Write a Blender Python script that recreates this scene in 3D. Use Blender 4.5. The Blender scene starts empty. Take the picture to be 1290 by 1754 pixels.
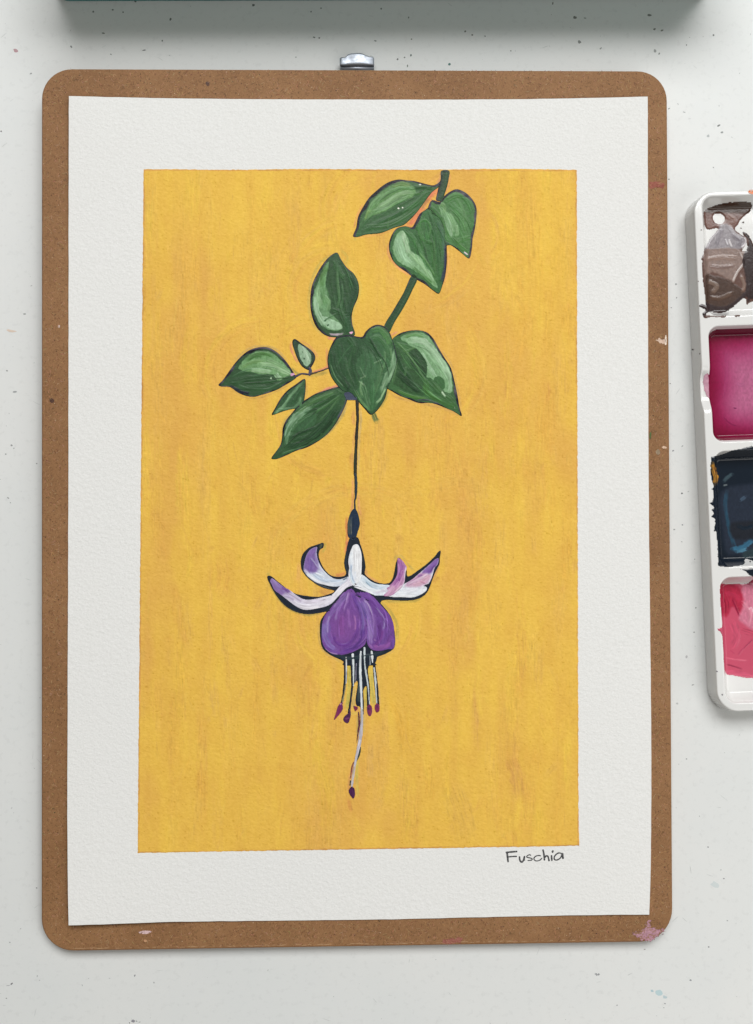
import bpy, bmesh, math, random
import numpy as np
from mathutils import Matrix, Vector

random.seed(7)
RNG = np.random.default_rng(7)
S = bpy.context.scene
C = S.collection
R = math.radians

# ---------------------------------------------------------------- camera
# Everything is measured in metres. The sheet of paper is an A4 sheet on a board
# whose top end is propped on its clip, so the board leans by BETA.
W, H = 1290.0, 1754.0
D = 0.42
F = H / (0.371 / D)
AX, AY = R(0.8), R(-1.6)
BETA = R(0.75)
YB = -0.1522
BOARD_T = 0.0032
PAPER_T = 0.0005
TILT = (Matrix.Translation((0, YB, BOARD_T + PAPER_T + 0.0012)) @ Matrix.Rotation(BETA, 4, 'X')
        @ Matrix.Translation((0, -YB, 0)))
CAM_L = Matrix.Translation((0, 0, D)) @ Matrix.Rotation(AY, 4, 'Y') @ Matrix.Rotation(AX, 4, 'X')
CAM = TILT @ CAM_L
cd = bpy.data.cameras.new('camera')
cd.sensor_fit = 'VERTICAL'
cd.sensor_height = 24.0
cd.lens = 24.0 * F / H
cd.clip_start = 0.01
cd.clip_end = 50
cam = bpy.data.objects.new('camera', cd)
C.objects.link(cam)
cam.matrix_world = CAM
S.camera = cam

# ---------------------------------------------------------------- light
world = bpy.data.worlds.new('World')
S.world = world
world.use_nodes = True
bg = world.node_tree.nodes['Background']
bg.inputs[0].default_value = (1.0, 0.96, 0.86, 1)
bg.inputs[1].default_value = 0.125


def area(name, az, el, dist, sx, sy, power, col):
    l = bpy.data.lights.new(name, 'AREA')
    l.shape = 'RECTANGLE'
    l.size, l.size_y = sx, sy
    l.energy = power
    l.color = col
    o = bpy.data.objects.new(name, l)
    C.objects.link(o)
    p = Vector((math.sin(az) * math.cos(el), math.cos(az) * math.cos(el), math.sin(el))) * dist
    o.location = p
    o.rotation_euler = (-p).to_track_quat('-Z', 'Y').to_euler()
    return o


area('window_light', R(8), R(55), 2.0, 1.7, 0.92, 36.5, (0.99, 0.99, 0.985))
area('side_window_light', R(125), R(42), 1.2, 1.0, 0.8, 4.6, (1.0, 0.985, 0.96))
S.view_settings.view_transform = 'Standard'
S.view_settings.look = 'None'
S.view_settings.exposure = 0
S.view_settings.gamma = 1
S.cycles.max_bounces = 8

# ---------------------------------------------------------------- projections
Mc = np.array(CAM)
Ml = np.array(CAM_L)
Mt = np.array(TILT)


def rays(px, py, M):
    px = np.asarray(px, float)
    py = np.asarray(py, float)
    v = np.stack([px - W / 2, -(py - H / 2), -F * np.ones_like(px)], -1)
    return v @ M[:3, :3].T


def on_sheet(px, py, off=0.0):
    """photo pixel -> point on the paper plane (board frame), off metres above it, in world"""
    d = rays(px, py, Ml)
    o = Ml[:3, 3]
    t = (off - o[2]) / d[..., 2]
    p = o + d * t[..., None]
    return p @ Mt[:3, :3].T + Mt[:3, 3]


def on_table(px, py, z=0.0):
    d = rays(px, py, Mc)
    o = Mc[:3, 3]
    t = (z - o[2]) / d[..., 2]
    return o + d * t[..., None]


Mci = np.array(CAM.inverted())


def project(p):
    q = p @ Mci[:3, :3].T + Mci[:3, 3]
    return W / 2 - F * q[..., 0] / q[..., 2], H / 2 + F * q[..., 1] / q[..., 2]


# ---------------------------------------------------------------- object helpers
def empty(name, loc, label=None, cat=None):
    o = bpy.data.objects.new(name, None)
    C.objects.link(o)
    o.location = loc
    o.empty_display_size = 0.01
    if label:
        o['label'] = label
    if cat:
        o['category'] = cat
    return o


def link(name, me, mat, parent=None, label=None, smooth=True, kind=None):
    o = bpy.data.objects.new(name, me)
    C.objects.link(o)
    if mat:
        me.materials.append(mat)
    if smooth:
        me.shade_smooth()
    if parent:
        o.parent = parent
        # meshes carry world coordinates; only the roots (empties) have a location
        if parent.type == 'EMPTY':
            o.matrix_parent_inverse = Matrix.Translation(-parent.location)
    if label:
        o['label'] = label
    if kind:
        o['kind'] = kind
    return o


def np_mesh(name, co, quads, col=None):
    me = bpy.data.meshes.new(name)
    n = len(co)
    f = len(quads)
    k = quads.shape[1]
    me.vertices.add(n)
    me.vertices.foreach_set('co', np.ascontiguousarray(co, np.float32).ravel())
    me.loops.add(f * k)
    me.loops.foreach_set('vertex_index', np.ascontiguousarray(quads, np.int32).ravel())
    me.polygons.add(f)
    me.polygons.foreach_set('loop_start', np.arange(0, f * k, k, dtype=np.int32))
    me.polygons.foreach_set('loop_total', np.full(f, k, np.int32))
    if col is not None:
        a = me.color_attributes.new('paint', 'FLOAT_COLOR', 'POINT')
        c4 = np.ones((n, 4), np.float32)
        c4[:, :3] = col
        a.data.foreach_set('color', c4.ravel())
    me.update(calc_edges=True)
    me.validate()
    return me


def lin(c):
    c = np.asarray(c, float) / 255.0
    return np.where(c <= 0.04045, c / 12.92, ((c + 0.055) / 1.055) ** 2.4)


def lin4(c):
    return tuple(lin(c)) + (1,)


# ---------------------------------------------------------------- noise
def vnoise(x, y, seed=0):
    x = np.asarray(x, float) + seed * 37.17
    y = np.asarray(y, float) - seed * 11.73
    xi = np.floor(x).astype(np.int64)
    yi = np.floor(y).astype(np.int64)
    fx = x - xi
    fy = y - yi
    fx = fx * fx * (3 - 2 * fx)
    fy = fy * fy * (3 - 2 * fy)

    def h(a, b):
        n = (a * 374761393 + b * 668265263 + seed * 974634777) & 0xffffffff
        n = ((n ^ (n >> 13)) * 1274126177) & 0xffffffff
        return ((n ^ (n >> 16)) & 0xffff) / 65535.0
    a = h(xi, yi)
    b = h(xi + 1, yi)
    c = h(xi, yi + 1)
    d = h(xi + 1, yi + 1)
    return (a + (b - a) * fx) * (1 - fy) + (c + (d - c) * fx) * fy


def fbm(x, y, seed=0, o=3):
    s = 0
    a = 0.5
    t = 0
    for k in range(o):
        s = s + a * vnoise(x * 2 ** k, y * 2 ** k, seed + k)
        t += a
        a *= 0.5
    return s / t


def sstep(e0, e1, x):
    t = np.clip((x - e0) / (e1 - e0), 0, 1)
    return t * t * (3 - 2 * t)


# ---------------------------------------------------------------- curves
def crop(x0, y0, s):
    return lambda pts: [(x0 + a / s, y0 + b / s) for a, b in pts]


def catmull(pts, n=4, closed=False):
    p = np.asarray(pts, float)
    m = len(p)
    if m < 3:
        return p
    out = []
    rng = range(m if closed else m - 1)
    for i in rng:
        if closed:
            a, b, c, d = p[(i - 1) % m], p[i], p[(i + 1) % m], p[(i + 2) % m]
        else:
            a, b, c, d = p[max(i - 1, 0)], p[i], p[i + 1], p[min(i + 2, m - 1)]
        for k in range(n):
            t = k / n
            out.append(0.5 * (2 * b + (c - a) * t + (2 * a - 5 * b + 4 * c - d) * t * t + (3 * b - a - 3 * c + d) * t ** 3))
    if not closed:
        out.append(p[-1])
    return np.array(out)


def sdf(poly, X, Y):
    P = np.asarray(poly, float)
    Q = np.roll(P, -1, 0)
    best = np.full(X.shape, 1e18)
    inside = np.zeros(X.shape, bool)
    for (x0, y0), (x1, y1) in zip(P, Q):
        ex, ey = x1 - x0, y1 - y0
        l2 = ex * ex + ey * ey
        if l2 < 1e-12:
            continue
        wx, wy = X - x0, Y - y0
        t = np.clip((wx * ex + wy * ey) / l2, 0, 1)
        dx, dy = wx - ex * t, wy - ey * t
        best = np.minimum(best, dx * dx + dy * dy)
        c = (y0 > Y) != (y1 > Y)
        if y1 != y0:
            inside ^= c & (X < ex * (Y - y0) / (y1 - y0) + x0)
    d = np.sqrt(best)
    return np.where(inside, -d, d)


def polydist(path, X, Y):
    """distance, signed side, parameter 0..1, length position"""
    P = np.asarray(path, float)
    L = np.concatenate([[0], np.cumsum(np.hypot(*(P[1:] - P[:-1]).T))])
    best = np.full(X.shape, 1e18)
    side = np.zeros(X.shape)
    pos = np.zeros(X.shape)
    for i in range(len(P) - 1):
        x0, y0 = P[i]
        ex, ey = P[i + 1] - P[i]
        l2 = ex * ex + ey * ey
        if l2 < 1e-12:
            continue
        wx, wy = X - x0, Y - y0
        t = np.clip((wx * ex + wy * ey) / l2, 0, 1)
        dx, dy = wx - ex * t, wy - ey * t
        d = dx * dx + dy * dy
        m = d < best
        best = np.where(m, d, best)
        side = np.where(m, np.sign(ex * wy - ey * wx), side)
        pos = np.where(m, L[i] + t * math.sqrt(l2), pos)
    return np.sqrt(best), side, pos / max(L[-1], 1e-9), pos


# ---------------------------------------------------------------- a coat of paint
SEED = [100]


class Coat:
    """brush strokes laid one over another on a fine grid: colour and thickness (mm)"""

    def __init__(self, X, Y, base):
        self.X, self.Y = X, Y
        self.col = np.empty(X.shape + (3,))
        self.col[:] = base
        self.h = np.zeros(X.shape)

    def _win(self, pts, pad):
        p = np.asarray(pts)
        if not hasattr(self, 'regular'):
            self.regular = (abs(self.X[0, 0] - self.X[-1, 0]) < 1e-6 and abs(self.Y[0, 0] - self.Y[0, -1]) < 1e-6)
        if not self.regular:
            return np.s_[:, :]
        x0, y0 = p.min(0) - pad
        x1, y1 = p.max(0) + pad
        xs, ys = self.X[0], self.Y[:, 0]
        i0, i1 = np.searchsorted(xs, [x0, x1])
        j0, j1 = np.searchsorted(ys, [y0, y1])
        return np.s_[j0:j1, i0:i1]

    def _lay(self, w, a, c, h, tone=None):
        a = np.clip(a, 0, 1)[..., None]
        c = np.asarray(c, float)
        if tone is not None:
            c = np.clip(c * tone[..., None], 0, 255)
        self.col[w] = self.col[w] * (1 - a) + c * a
        self.h[w] = self.h[w] * (1 - 0.5 * a[..., 0]) + h * a[..., 0]

    def fill(self, poly, c, soft=1.0, wob=0.8, op=1.0, h=0.02, smooth=True, clip=None):
        if smooth:
            poly = catmull(poly, 3, True)
        w = self._win(poly, soft + 3)
        X, Y = self.X[w], self.Y[w]
        if X.size == 0:
            return self
        SEED[0] += 1
        sd = sdf(poly, X, Y) + (fbm(X / 4, Y / 4, SEED[0], 3) - 0.5) * (3.2 * wob)
        soft = max(soft * .45 * getattr(self, 'softmul', 1.0), .5)
        a = op * sstep(soft, -soft, sd)
        if clip is not None:
            a = a * sstep(0.6, -0.6, clip[w])
        tone = 1 + 0.2 * (fbm(X / 2.4, Y / 4.0, SEED[0] + 3, 2) - 0.5)
        self._lay(w, a, c, h, tone)
        return self

    def stroke(self, path, wd, c, op=0.9, streak=0.6, h=0.06, soft=0.5, ends=0.12, clip=None, c2=None):
        p = catmull(path, 5) if len(path) > 2 else np.array(path, float)
        wd = np.atleast_1d(np.asarray(wd, float)) / 2
        w = self._win(p, wd.max() + 2)
        X, Y = self.X[w], self.Y[w]
        if X.size == 0:
            return self
        SEED[0] += 1
        d, sg, t, pos = polydist(p, X, Y)
        hw = np.interp(t, np.linspace(0, 1, len(wd)), wd)
        edge = (fbm(pos / 5, sg * 3.1, SEED[0] + 5, 3) - 0.5) * hw * 0.9
        v = sg * d
        br = vnoise(v / 1.1, pos / 16.0, SEED[0])
        br2 = vnoise(v / 2.2, pos / 30.0, SEED[0] + 9)
        a = sstep(soft, -soft, d - hw - edge)
        e = ends
        if e > 0:
            tt = np.minimum(t / e, (1 - t) / e)
            a = a * np.clip(tt + 0.25 + (br - 0.5) * 0.9, 0, 1)
        a = a * op * np.clip(1 - streak * 2.3 * np.clip(br * 0.6 + br2 * 0.6 - 0.45, 0, 1), 0, 1)
        if clip is not None:
            a = a * sstep(0.6, -0.6, clip[w])
        tone = 1 + 0.26 * (br - 0.5) + 0.14 * (vnoise(pos / 7, v / 1.6, SEED[0] + 4) - .5)
        cc = c
        if c2 is not None:
            cc = np.asarray(c, float) * (1 - t[..., None]) + np.asarray(c2, float) * t[..., None]
        self._lay(w, a, cc, h * (0.55 + 0.9 * br) * np.clip(1.25 - (d / np.maximum(hw, .1)) ** 2 * .7, 0, 2), tone)
        return self


def grid(poly_list, step, pad=2.0):
    p = np.concatenate([np.asarray(q, float) for q in poly_list])
    x0, y0 = p.min(0) - pad
    x1, y1 = p.max(0) + pad
    xs = np.arange(x0, x1 + step, step)
    ys = np.arange(y0, y1 + step, step)
    return np.meshgrid(xs, ys)


def lift(px, py):
    """the sheet's corners curl up a little (metres)"""
    def c(x, y, a, r):
        d = np.hypot((px - x) / r, (py - y) / r)
        return a * np.clip(1 - d, 0, 1) ** 2
    return c(118, 165, .0016, 420) + c(1109, 166, .0018, 420) + c(117, 1585, .0022, 380) + c(1112, 1566, .0004, 300)


def coat_mesh(name, coat, sd, z0, parent, mat, label=None, step=1.0, base=0.0, curl=1.0, relief=1.0):
    """keep the cells inside sd<0, pull the border onto the outline, drop it to the layer below"""
    X, Y = coat.X.copy(), coat.Y.copy()
    ny, nx = X.shape
    gy, gx = np.gradient(sd)
    st = abs(coat.X[0, 1] - coat.X[0, 0])
    gx, gy = gx / st, gy / st
    ins = sd < 0
    cell = ins[:-1, :-1] | ins[1:, :-1] | ins[:-1, 1:] | ins[1:, 1:]
    use = np.zeros(X.shape, bool)
    use[:-1, :-1] |= cell
    use[1:, :-1] |= cell
    use[:-1, 1:] |= cell
    use[1:, 1:] |= cell
    out = use & ~ins
    n = np.maximum(np.hypot(gx, gy), 0.3)
    s = np.clip(sd, 0, 1.5 * st)
    X = np.where(out, X - gx / n * s, X)
    Y = np.where(out, Y - gy / n * s, Y)
    hh = z0 + coat.h * 0.001 * relief
    hh = np.where(out, base, hh)
    P = on_sheet(X, Y, hh + curl * lift(X, Y))
    idx = -np.ones(X.shape, np.int64)
    idx[use] = np.arange(use.sum())
    j, i = np.nonzero(cell)
    q = np.stack([idx[j, i], idx[j + 1, i], idx[j + 1, i + 1], idx[j, i + 1]], -1)
    me = np_mesh(name, P[use], q, lin(np.clip(coat.col[use], 0, 255)))
    return link(name, me, mat, parent, label)


# ---------------------------------------------------------------- materials
def new_mat(name, rough=0.5, col=None):
    m = bpy.data.materials.new(name)
    m.use_nodes = True
    nt = m.node_tree
    b = nt.nodes['Principled BSDF']
    b.inputs['Roughness'].default_value = rough
    if col is not None:
        b.inputs['Base Color'].default_value = lin4(col)
    return m, nt, b


def node(nt, t, **kw):
    n = nt.nodes.new(t)
    for k, v in kw.items():
        if k.startswith('i_'):
            n.inputs[k[2:].replace('_', ' ')].default_value = v
        else:
            setattr(n, k, v)
    return n


def ramp(nt, fac, stops):
    r = nt.nodes.new('ShaderNodeValToRGB')
    els = r.color_ramp.elements
    while len(els) < len(stops):
        els.new(0.5)
    for e, (p, c) in zip(els, stops):
        e.position = p
        e.color = c if len(c) == 4 else lin4(c)
    nt.links.new(fac, r.inputs[0])
    return r.outputs[0]


def paper_bump(nt, b, strength=1.0, dist=0.00022, extra=None):
    tc = node(nt, 'ShaderNodeNewGeometry')
    mp = node(nt, 'ShaderNodeMapping')
    mp.inputs['Rotation'].default_value = (0, 0, R(12))
    mp.inputs['Scale'].default_value = (0.85, 1.12, 1)
    nt.links.new(tc.outputs['Position'], mp.inputs['Vector'])
    n1 = node(nt, 'ShaderNodeTexNoise', i_Scale=740.0, i_Detail=3.0, i_Roughness=0.55, i_Distortion=0.3)
    n2 = node(nt, 'ShaderNodeTexNoise', i_Scale=1500.0, i_Detail=2.0, i_Roughness=0.6)
    nt.links.new(mp.outputs[0], n1.inputs['Vector'])
    nt.links.new(tc.outputs['Position'], n2.inputs['Vector'])
    mx = node(nt, 'ShaderNodeMath', operation='MULTIPLY_ADD')
    mx.inputs[1].default_value = 0.35
    nt.links.new(n2.outputs['Fac'], mx.inputs[0])
    nt.links.new(n1.outputs['Fac'], mx.inputs[2])
    bp = node(nt, 'ShaderNodeBump', i_Strength=strength, i_Distance=dist)
    nt.links.new(mx.outputs[0], bp.inputs['Height'])
    nt.links.new(bp.outputs[0], b.inputs['Normal'])
    return n1, n2


# table: white painted board, faintly mottled
m_table, nt, b = new_mat('white_table_paint', 0.42)
tc = node(nt, 'ShaderNodeNewGeometry')
n1 = node(nt, 'ShaderNodeTexNoise', i_Scale=14.0, i_Detail=4.0, i_Roughness=0.6)
nt.links.new(tc.outputs['Position'], n1.inputs['Vector'])
c1 = ramp(nt, n1.outputs['Fac'], [(0.3, (221, 224, 223)), (0.7, (227, 228, 226))])
n2 = node(nt, 'ShaderNodeTexNoise', i_Scale=420.0, i_Detail=3.0, i_Roughness=0.65)
nt.links.new(tc.outputs['Position'], n2.inputs['Vector'])
c2 = ramp(nt, n2.outputs['Fac'], [(0.28, (0.93, 0.93, 0.93, 1)), (0.45, (1, 1, 1, 1))])
mm = node(nt, 'ShaderNodeMix', data_type='RGBA', blend_type='MULTIPLY')
mm.inputs[0].default_value = 1
nt.links.new(c1, mm.inputs[6])
nt.links.new(c2, mm.inputs[7])
nt.links.new(mm.outputs[2], b.inputs['Base Color'])
n3 = node(nt, 'ShaderNodeTexNoise', i_Scale=260.0, i_Detail=4.0)
nt.links.new(tc.outputs['Position'], n3.inputs['Vector'])
bp = node(nt, 'ShaderNodeBump', i_Strength=0.5, i_Distance=0.00006)
nt.links.new(n3.outputs['Fac'], bp.inputs['Height'])
nt.links.new(bp.outputs[0], b.inputs['Normal'])

# paper
m_paper, nt, b = new_mat('watercolour_paper', 0.85)
pn1, pn2 = paper_bump(nt, b, 1.0, 0.00021)
c = ramp(nt, pn2.outputs['Fac'], [(0.25, (229, 229, 226)), (0.7, (238, 238, 236))])
nt.links.new(c, b.inputs['Base Color'])
b.inputs['Specular IOR Level'].default_value = 0.2


# paint on the paper
def paint_mat(name, rough, bump, spec):
    m, nt, b = new_mat(name, rough)
    a = node(nt, 'ShaderNodeVertexColor')
    a.layer_name = 'paint'
    nt.links.new(a.outputs[0], b.inputs['Base Color'])
    b.inputs['Specular IOR Level'].default_value = spec
    paper_bump(nt, b, 1.0, bump)
    return m


m_paint = paint_mat('matt_paint', 0.6, 0.00020, 0.15)
m_thick = paint_mat('thick_paint', 0.38, 0.00006, 0.26)
m_wet = paint_mat('palette_paint', 0.16, 0.00002, 0.5)
m_smear = paint_mat('dry_smear', 0.6, 0.00006, 0.3)

# hardboard
m_board, nt, b = new_mat('hardboard', 0.6)
b.inputs['Specular IOR Level'].default_value = 0.2
tc = node(nt, 'ShaderNodeNewGeometry')
n1 = node(nt, 'ShaderNodeTexNoise', i_Scale=45.0, i_Detail=5.0, i_Roughness=0.65)
n2 = node(nt, 'ShaderNodeTexNoise', i_Scale=1100.0, i_Detail=3.0, i_Roughness=0.7, i_Distortion=1.5)
n3 = node(nt, 'ShaderNodeTexVoronoi', i_Scale=330.0)
for n in (n1, n2, n3):
    nt.links.new(tc.outputs['Position'], n.inputs['Vector'])
c1 = ramp(nt, n1.outputs['Fac'], [(0.25, (137, 99, 66)), (0.75, (157, 117, 80))])
c2 = ramp(nt, n2.outputs['Fac'], [(0.25, (0.5, 0.47, 0.44, 1)), (0.5, (1, 1, 1, 1)), (0.8, (1.0, 1.0, 1.0, 1))])
mm = node(nt, 'ShaderNodeMix', data_type='RGBA', blend_type='MULTIPLY')
mm.inputs[0].default_value = 1.0
nt.links.new(c1, mm.inputs[6])
nt.links.new(c2, mm.inputs[7])
nt.links.new(mm.outputs[2], b.inputs['Base Color'])
bp = node(nt, 'ShaderNodeBump', i_Strength=0.6, i_Distance=0.00012)
nt.links.new(n2.outputs['Fac'], bp.inputs['Height'])
nt.links.new(bp.outputs[0], b.inputs['Normal'])

m_metal, nt, b = new_mat('worn_steel', 0.28, (172, 178, 188))
b.inputs['Metallic'].default_value = 0.6
tc = node(nt, 'ShaderNodeNewGeometry')
n1 = node(nt, 'ShaderNodeTexNoise', i_Scale=600.0, i_Detail=4.0)
nt.links.new(tc.outputs['Position'], n1.inputs['Vector'])
c = ramp(nt, n1.outputs['Fac'], [(0.3, (0.34, 0.34, 0.34, 1)), (0.7, (0.6, 0.6, 0.6, 1))])
nt.links.new(c, b.inputs['Roughness'])
bp = node(nt, 'ShaderNodeBump', i_Strength=0.4, i_Distance=0.0001)
nt.links.new(n1.outputs['Fac'], bp.inputs['Height'])
nt.links.new(bp.outputs[0], b.inputs['Normal'])

m_porcelain, nt, b = new_mat('glazed_porcelain', 0.08, (231, 231, 229))
b.inputs['Coat Weight'].default_value = 0.4
b.inputs['Coat Roughness'].default_value = 0.05
m_teal, nt, b = new_mat('teal_card', 0.5, (64, 140, 134))
m_ink, nt, b = new_mat('dark_grey_ink', 0.7)
tc = node(nt, 'ShaderNodeNewGeometry')
n1 = node(nt, 'ShaderNodeTexNoise', i_Scale=1900.0, i_Detail=3.0)
nt.links.new(tc.outputs['Position'], n1.inputs['Vector'])
nt.links.new(ramp(nt, n1.outputs['Fac'], [(0.42, (48, 49, 52)), (0.72, (112, 112, 112))]), b.inputs['Base Color'])
m_fleck = paint_mat('fleck_paint', 0.55, 0.00001, 0.3)
m_fibre = paint_mat('wood_fibre', 0.6, 0.00001, 0.25)

# ---------------------------------------------------------------- the table
bm = bmesh.new()
bmesh.ops.create_cube(bm, size=1)
for v in bm.verts:
    v.co = (v.co.x * 1.4, v.co.y * 1.0 + 0.05, v.co.z * 0.03 - 0.015)
bmesh.ops.bevel(bm, geom=[e for e in bm.edges], offset=0.004, segments=2, affect='EDGES')
me = bpy.data.meshes.new('table_top')
bm.to_mesh(me)
bm.free()
table = link('table_top', me, m_table, None, 'white painted table top speckled with paint', smooth=False, kind='structure')


def blobs(name, items, mat, parent, mapf, zz, fade=0.0):
    """tiny flat irregular splats, joined: (px, py, rx, ry, angle, colour)"""
    vs, fs, cs = [], [], []
    for (x, y, rx, ry, an, c) in items:
        if fade:
            rx, ry = rx * .86, ry * .86
            c = np.array(c, float) * (1 - fade) + np.array((206, 208, 206)) * fade
        k = 9
        b0 = len(vs)
        ca, sa = math.cos(an), math.sin(an)
        ring = []
        for i in range(k):
            t = 2 * math.pi * i / k
            r = random.uniform(0.65, 1.15)
            a, d = rx * r * math.cos(t), ry * r * math.sin(t)
            ring.append((x + a * ca - d * sa, y + a * sa + d * ca))
        p = mapf([q[0] for q in ring] + [x], [q[1] for q in ring] + [y])
        p = p.copy()
        p[:, 2] += zz
        p[-1, 2] += 0.00004
        vs += list(p)
        cs += [lin(c)] * (k + 1)
        for i in range(k):
            fs.append((b0 + (i + 1) % k, b0 + i, b0 + k))
    me = np_mesh(name, np.array(vs), np.array(fs), np.array(cs))
    return link(name, me, mat, parent, None, True, 'stuff')


DK = (62, 68, 66)
GR = (120, 126, 124)
fl = [(211, 21, 1.6, 1.6, 0, DK), (232, 2, 2.5, 3, .3, (40, 46, 44)), (292, 33, 2, 3.2, .2, DK), (278, 70, 1.6, 2, 0, DK),
      (160, 20, 2.2, 2, .5, DK), (193, 17, 2, 1.5, 0, DK), (177, 57, 4, 1.8, .3, (95, 98, 88)), (247, 86, 4, 1.4, -.3, (80, 84, 82)),
      (122, 80, 1.8, 3, -.5, (100, 104, 102)), (190, 93, 2, 1.4, .2, (95, 99, 98)), (53, 126, 3, 1.4, -.3, GR),
      (27, 87, 5.2, 4.4, .3, (176, 120, 128)), (27.5, 87, 3.3, 2.6, .3, (196, 170, 174)),
      (2, 225, 1.6, 1.6, 0, (60, 56, 60)), (434, 9, 3, 2.6, 0, (48, 54, 50)), (533, 20, 1.6, 2, 0, DK), (550, 14, 1.6, 1.8, 0, DK),
      (653, 15, 2, 2, 0, DK), (700, 30, 1.6, 1.8, 0, DK), (538, 64, 3, 1.6, .2, DK), (547, 65, 2, 2, .2, DK), (705, 67, 1.7, 1.6, 0, (52, 60, 44)),
      (643, 70, 3.2, 1.5, .1, (90, 94, 90)), (704, 95, 2, 2.4, 0, (40, 64, 60)), (693, 98.5, 1.6, 1.8, 0, DK), (681, 101.5, 2, 2, 0, (44, 48, 46)),
      (698, 113, 1.4, 4, 0, (66, 78, 66)), (770, 110, 3, 2.8, .4, (24, 84, 74)), (745, 121, 1.8, 1.4, 0, DK), (507, 98, 1.4, 1.2, 0, DK),
      (797, 54, 2, 2, 0, (70, 72, 68)), (809, 60, 2, 2, 0, (70, 72, 68)), (831, 62, 1.5, 1.5, 0, DK), (947, 6, 1.5, 3, .2, (56, 52, 44)),
      (985, 30, 4.5, 3, .2, (84, 84, 78)), (1002, 31, 3, 1, .1, (84, 84, 78)), (1112, 26, 5, 3, .2, (88, 90, 84)), (1121, 50, 3, 2.6, 0, (76, 78, 72)),
      (1134, 52, 3.6, 1.8, -.2, (86, 88, 80)), (993, 72, 4, 3.4, .5, (106, 110, 106)), (1029, 83, 3.5, 1.4, -.6, GR), (1122, 87, 3.4, 3.4, 0, (136, 140, 138)),
      (1129, 92, 1.6, 2.4, .5, (92, 96, 94)), (1222, 60, 2, 2.2, .4, (72, 78, 74)), (1176, 77, 1.6, 1.6, .4, (92, 96, 94)), (875, 87, 1.6, 1.6, 0, (104, 108, 104)),
      (1231, 215, 4.4, 1.6, -.5, (70, 74, 72)), (1237, 227, 2.8, 2, 0, GR), (1213, 233, 3, 3, .3, (170, 176, 176)), (1146, 186, 3, 1.2, -.6, GR), (1172, 192, 3, 1, .2, GR),
      (1168, 845, 2.1, 2, 0, (36, 38, 42)), (1169, 899, 1.8, 1.6, 0, (92, 96, 100)), (1155, 907, 2.2, 1.4, -.2, GR), (1168, 928, 1.6, 1, .4, GR), (1190, 958, 1.2, 1.2, 0, GR),
      (1153, 772, 2.2, 1.4, -.5, (104, 106, 112)), (1169, 764, 2, 1.2, -.6, GR), (1146, 307, 1.6, 1.8, 0, (92, 98, 94)), (1222, 287, 1.4, 1.6, 0, GR),
      (1158, 487, 2, 2.2, .3, (128, 132, 132)), (1159, 510, 1.5, 1.6, 0, (104, 108, 108)), (1150, 527, 1.4, 1.2, 0, GR), (1148, 657, 1.6, 1.4, 0, (132, 128, 124)),
      (20, 567, 13, 2.8, .1, (226, 196, 172)), (42, 538, 3.2, 1.6, .1, (128, 132, 130)), (26, 671, 5, 1.7, -.1, (126, 130, 132)), (12, 635, 2, 1.4, 0, GR),
      (20, 763, 2.4, 2.2, -.4, (116, 120, 120)), (10, 778, 2, 1.6, 0, GR), (24, 768, 1.4, 1.4, 0, GR), (14, 853, 2.4, 1.4, .6, (112, 116, 116)), (18, 861, 1.6, 1.2, .6, GR),
      (63, 794, 1.6, 1.4, 0, (112, 118, 116)), (20, 1685, 2.8, 2, -.6, (90, 86, 92)), (14, 1688, 4, .8, -.1, (160, 160, 164)), (63, 1521, 2, 1.5, .5, (122, 126, 124)),
      (231, 1671, 1.6, 2.4, .3, (104, 106, 110)), (64, 1672, 1.2, 2.6, .2, (160, 162, 164)), (228, 1749, 4.2, 3, .1, (112, 110, 120)), (222, 1752, 1.4, 1.2, 0, DK),
      (234, 1749, 2.2, 1.2, .2, GR), (264, 1683, 1.6, 2, 0, (140, 144, 146)), (11, 1710, 1.6, 1.2, 0, (120, 122, 124)), (17, 1614, 1.8, 1.2, .4, GR),
      (1213, 1451, 1.7, 1.4, 0, (102, 102, 106)), (1240, 1505, 1.8, 1.4, .3, (84, 82, 88)), (1235, 1490, 1.2, 1.2, 0, GR), (1214, 1622, 1.8, 1.5, 0, (84, 84, 90)),
      (1183, 1679, 2.6, 1.6, .3, (112, 118, 124)), (1022, 1669, 4.6, 2.6, .4, (134, 136, 140)), (1026, 1669, 1.6, 2.6, .2, (108, 110, 114)), (1104, 1626, 2, 1.2, 0, (112, 106, 100)),
      (1246, 1577, 2, 1.5, 0, (150, 152, 156)), (1139, 1719, 1.8, 1.3, .2, (108, 112, 118)), (1137, 1726, 1.3, 1.1, 0, GR), (1057, 1722, 1.3, 1.6, 0, (130, 130, 134)),
      (1176, 1300, 1.6, 1.4, 0, GR), (1187, 1173, 3, 1.4, -.3, (140, 142, 142)), (1192, 1041, 1.8, 1.5, 0, (116, 118, 116)), (1189, 1083, 2, 1.4, 0, (136, 138, 138)),
      (1160, 1205, 2.8, 2, 0, (178, 182, 182)), (1176, 1125, 2.4, 3.4, .4, (170, 170, 172))]
for i in range(420):
    x = random.uniform(-30, 1320)
    y = random.uniform(-10, 1790)
    if 75 < x < 1140 and 122 < y < 1610:
        continue
    r = random.uniform(0.4, 1.15) * (1.3 if random.random() < .2 else 1)
    g = random.uniform(130, 205)
    fl.append((x, y, r * random.uniform(.8, 2.0), r * .75, random.uniform(0, 3.1), (g, g * 1.02, g * 1.01)))
for i in range(150):
    x, y = random.uniform(-20, 1310), random.uniform(0, 1780)
    if 75 < x < 1140 and 122 < y < 1610:
        continue
    g = random.uniform(186, 206)
    fl.append((x, y, random.uniform(3, 11), random.uniform(.35, .8), random.gauss(.2, .7), (g, g * 1.02, g * 1.01)))
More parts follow.
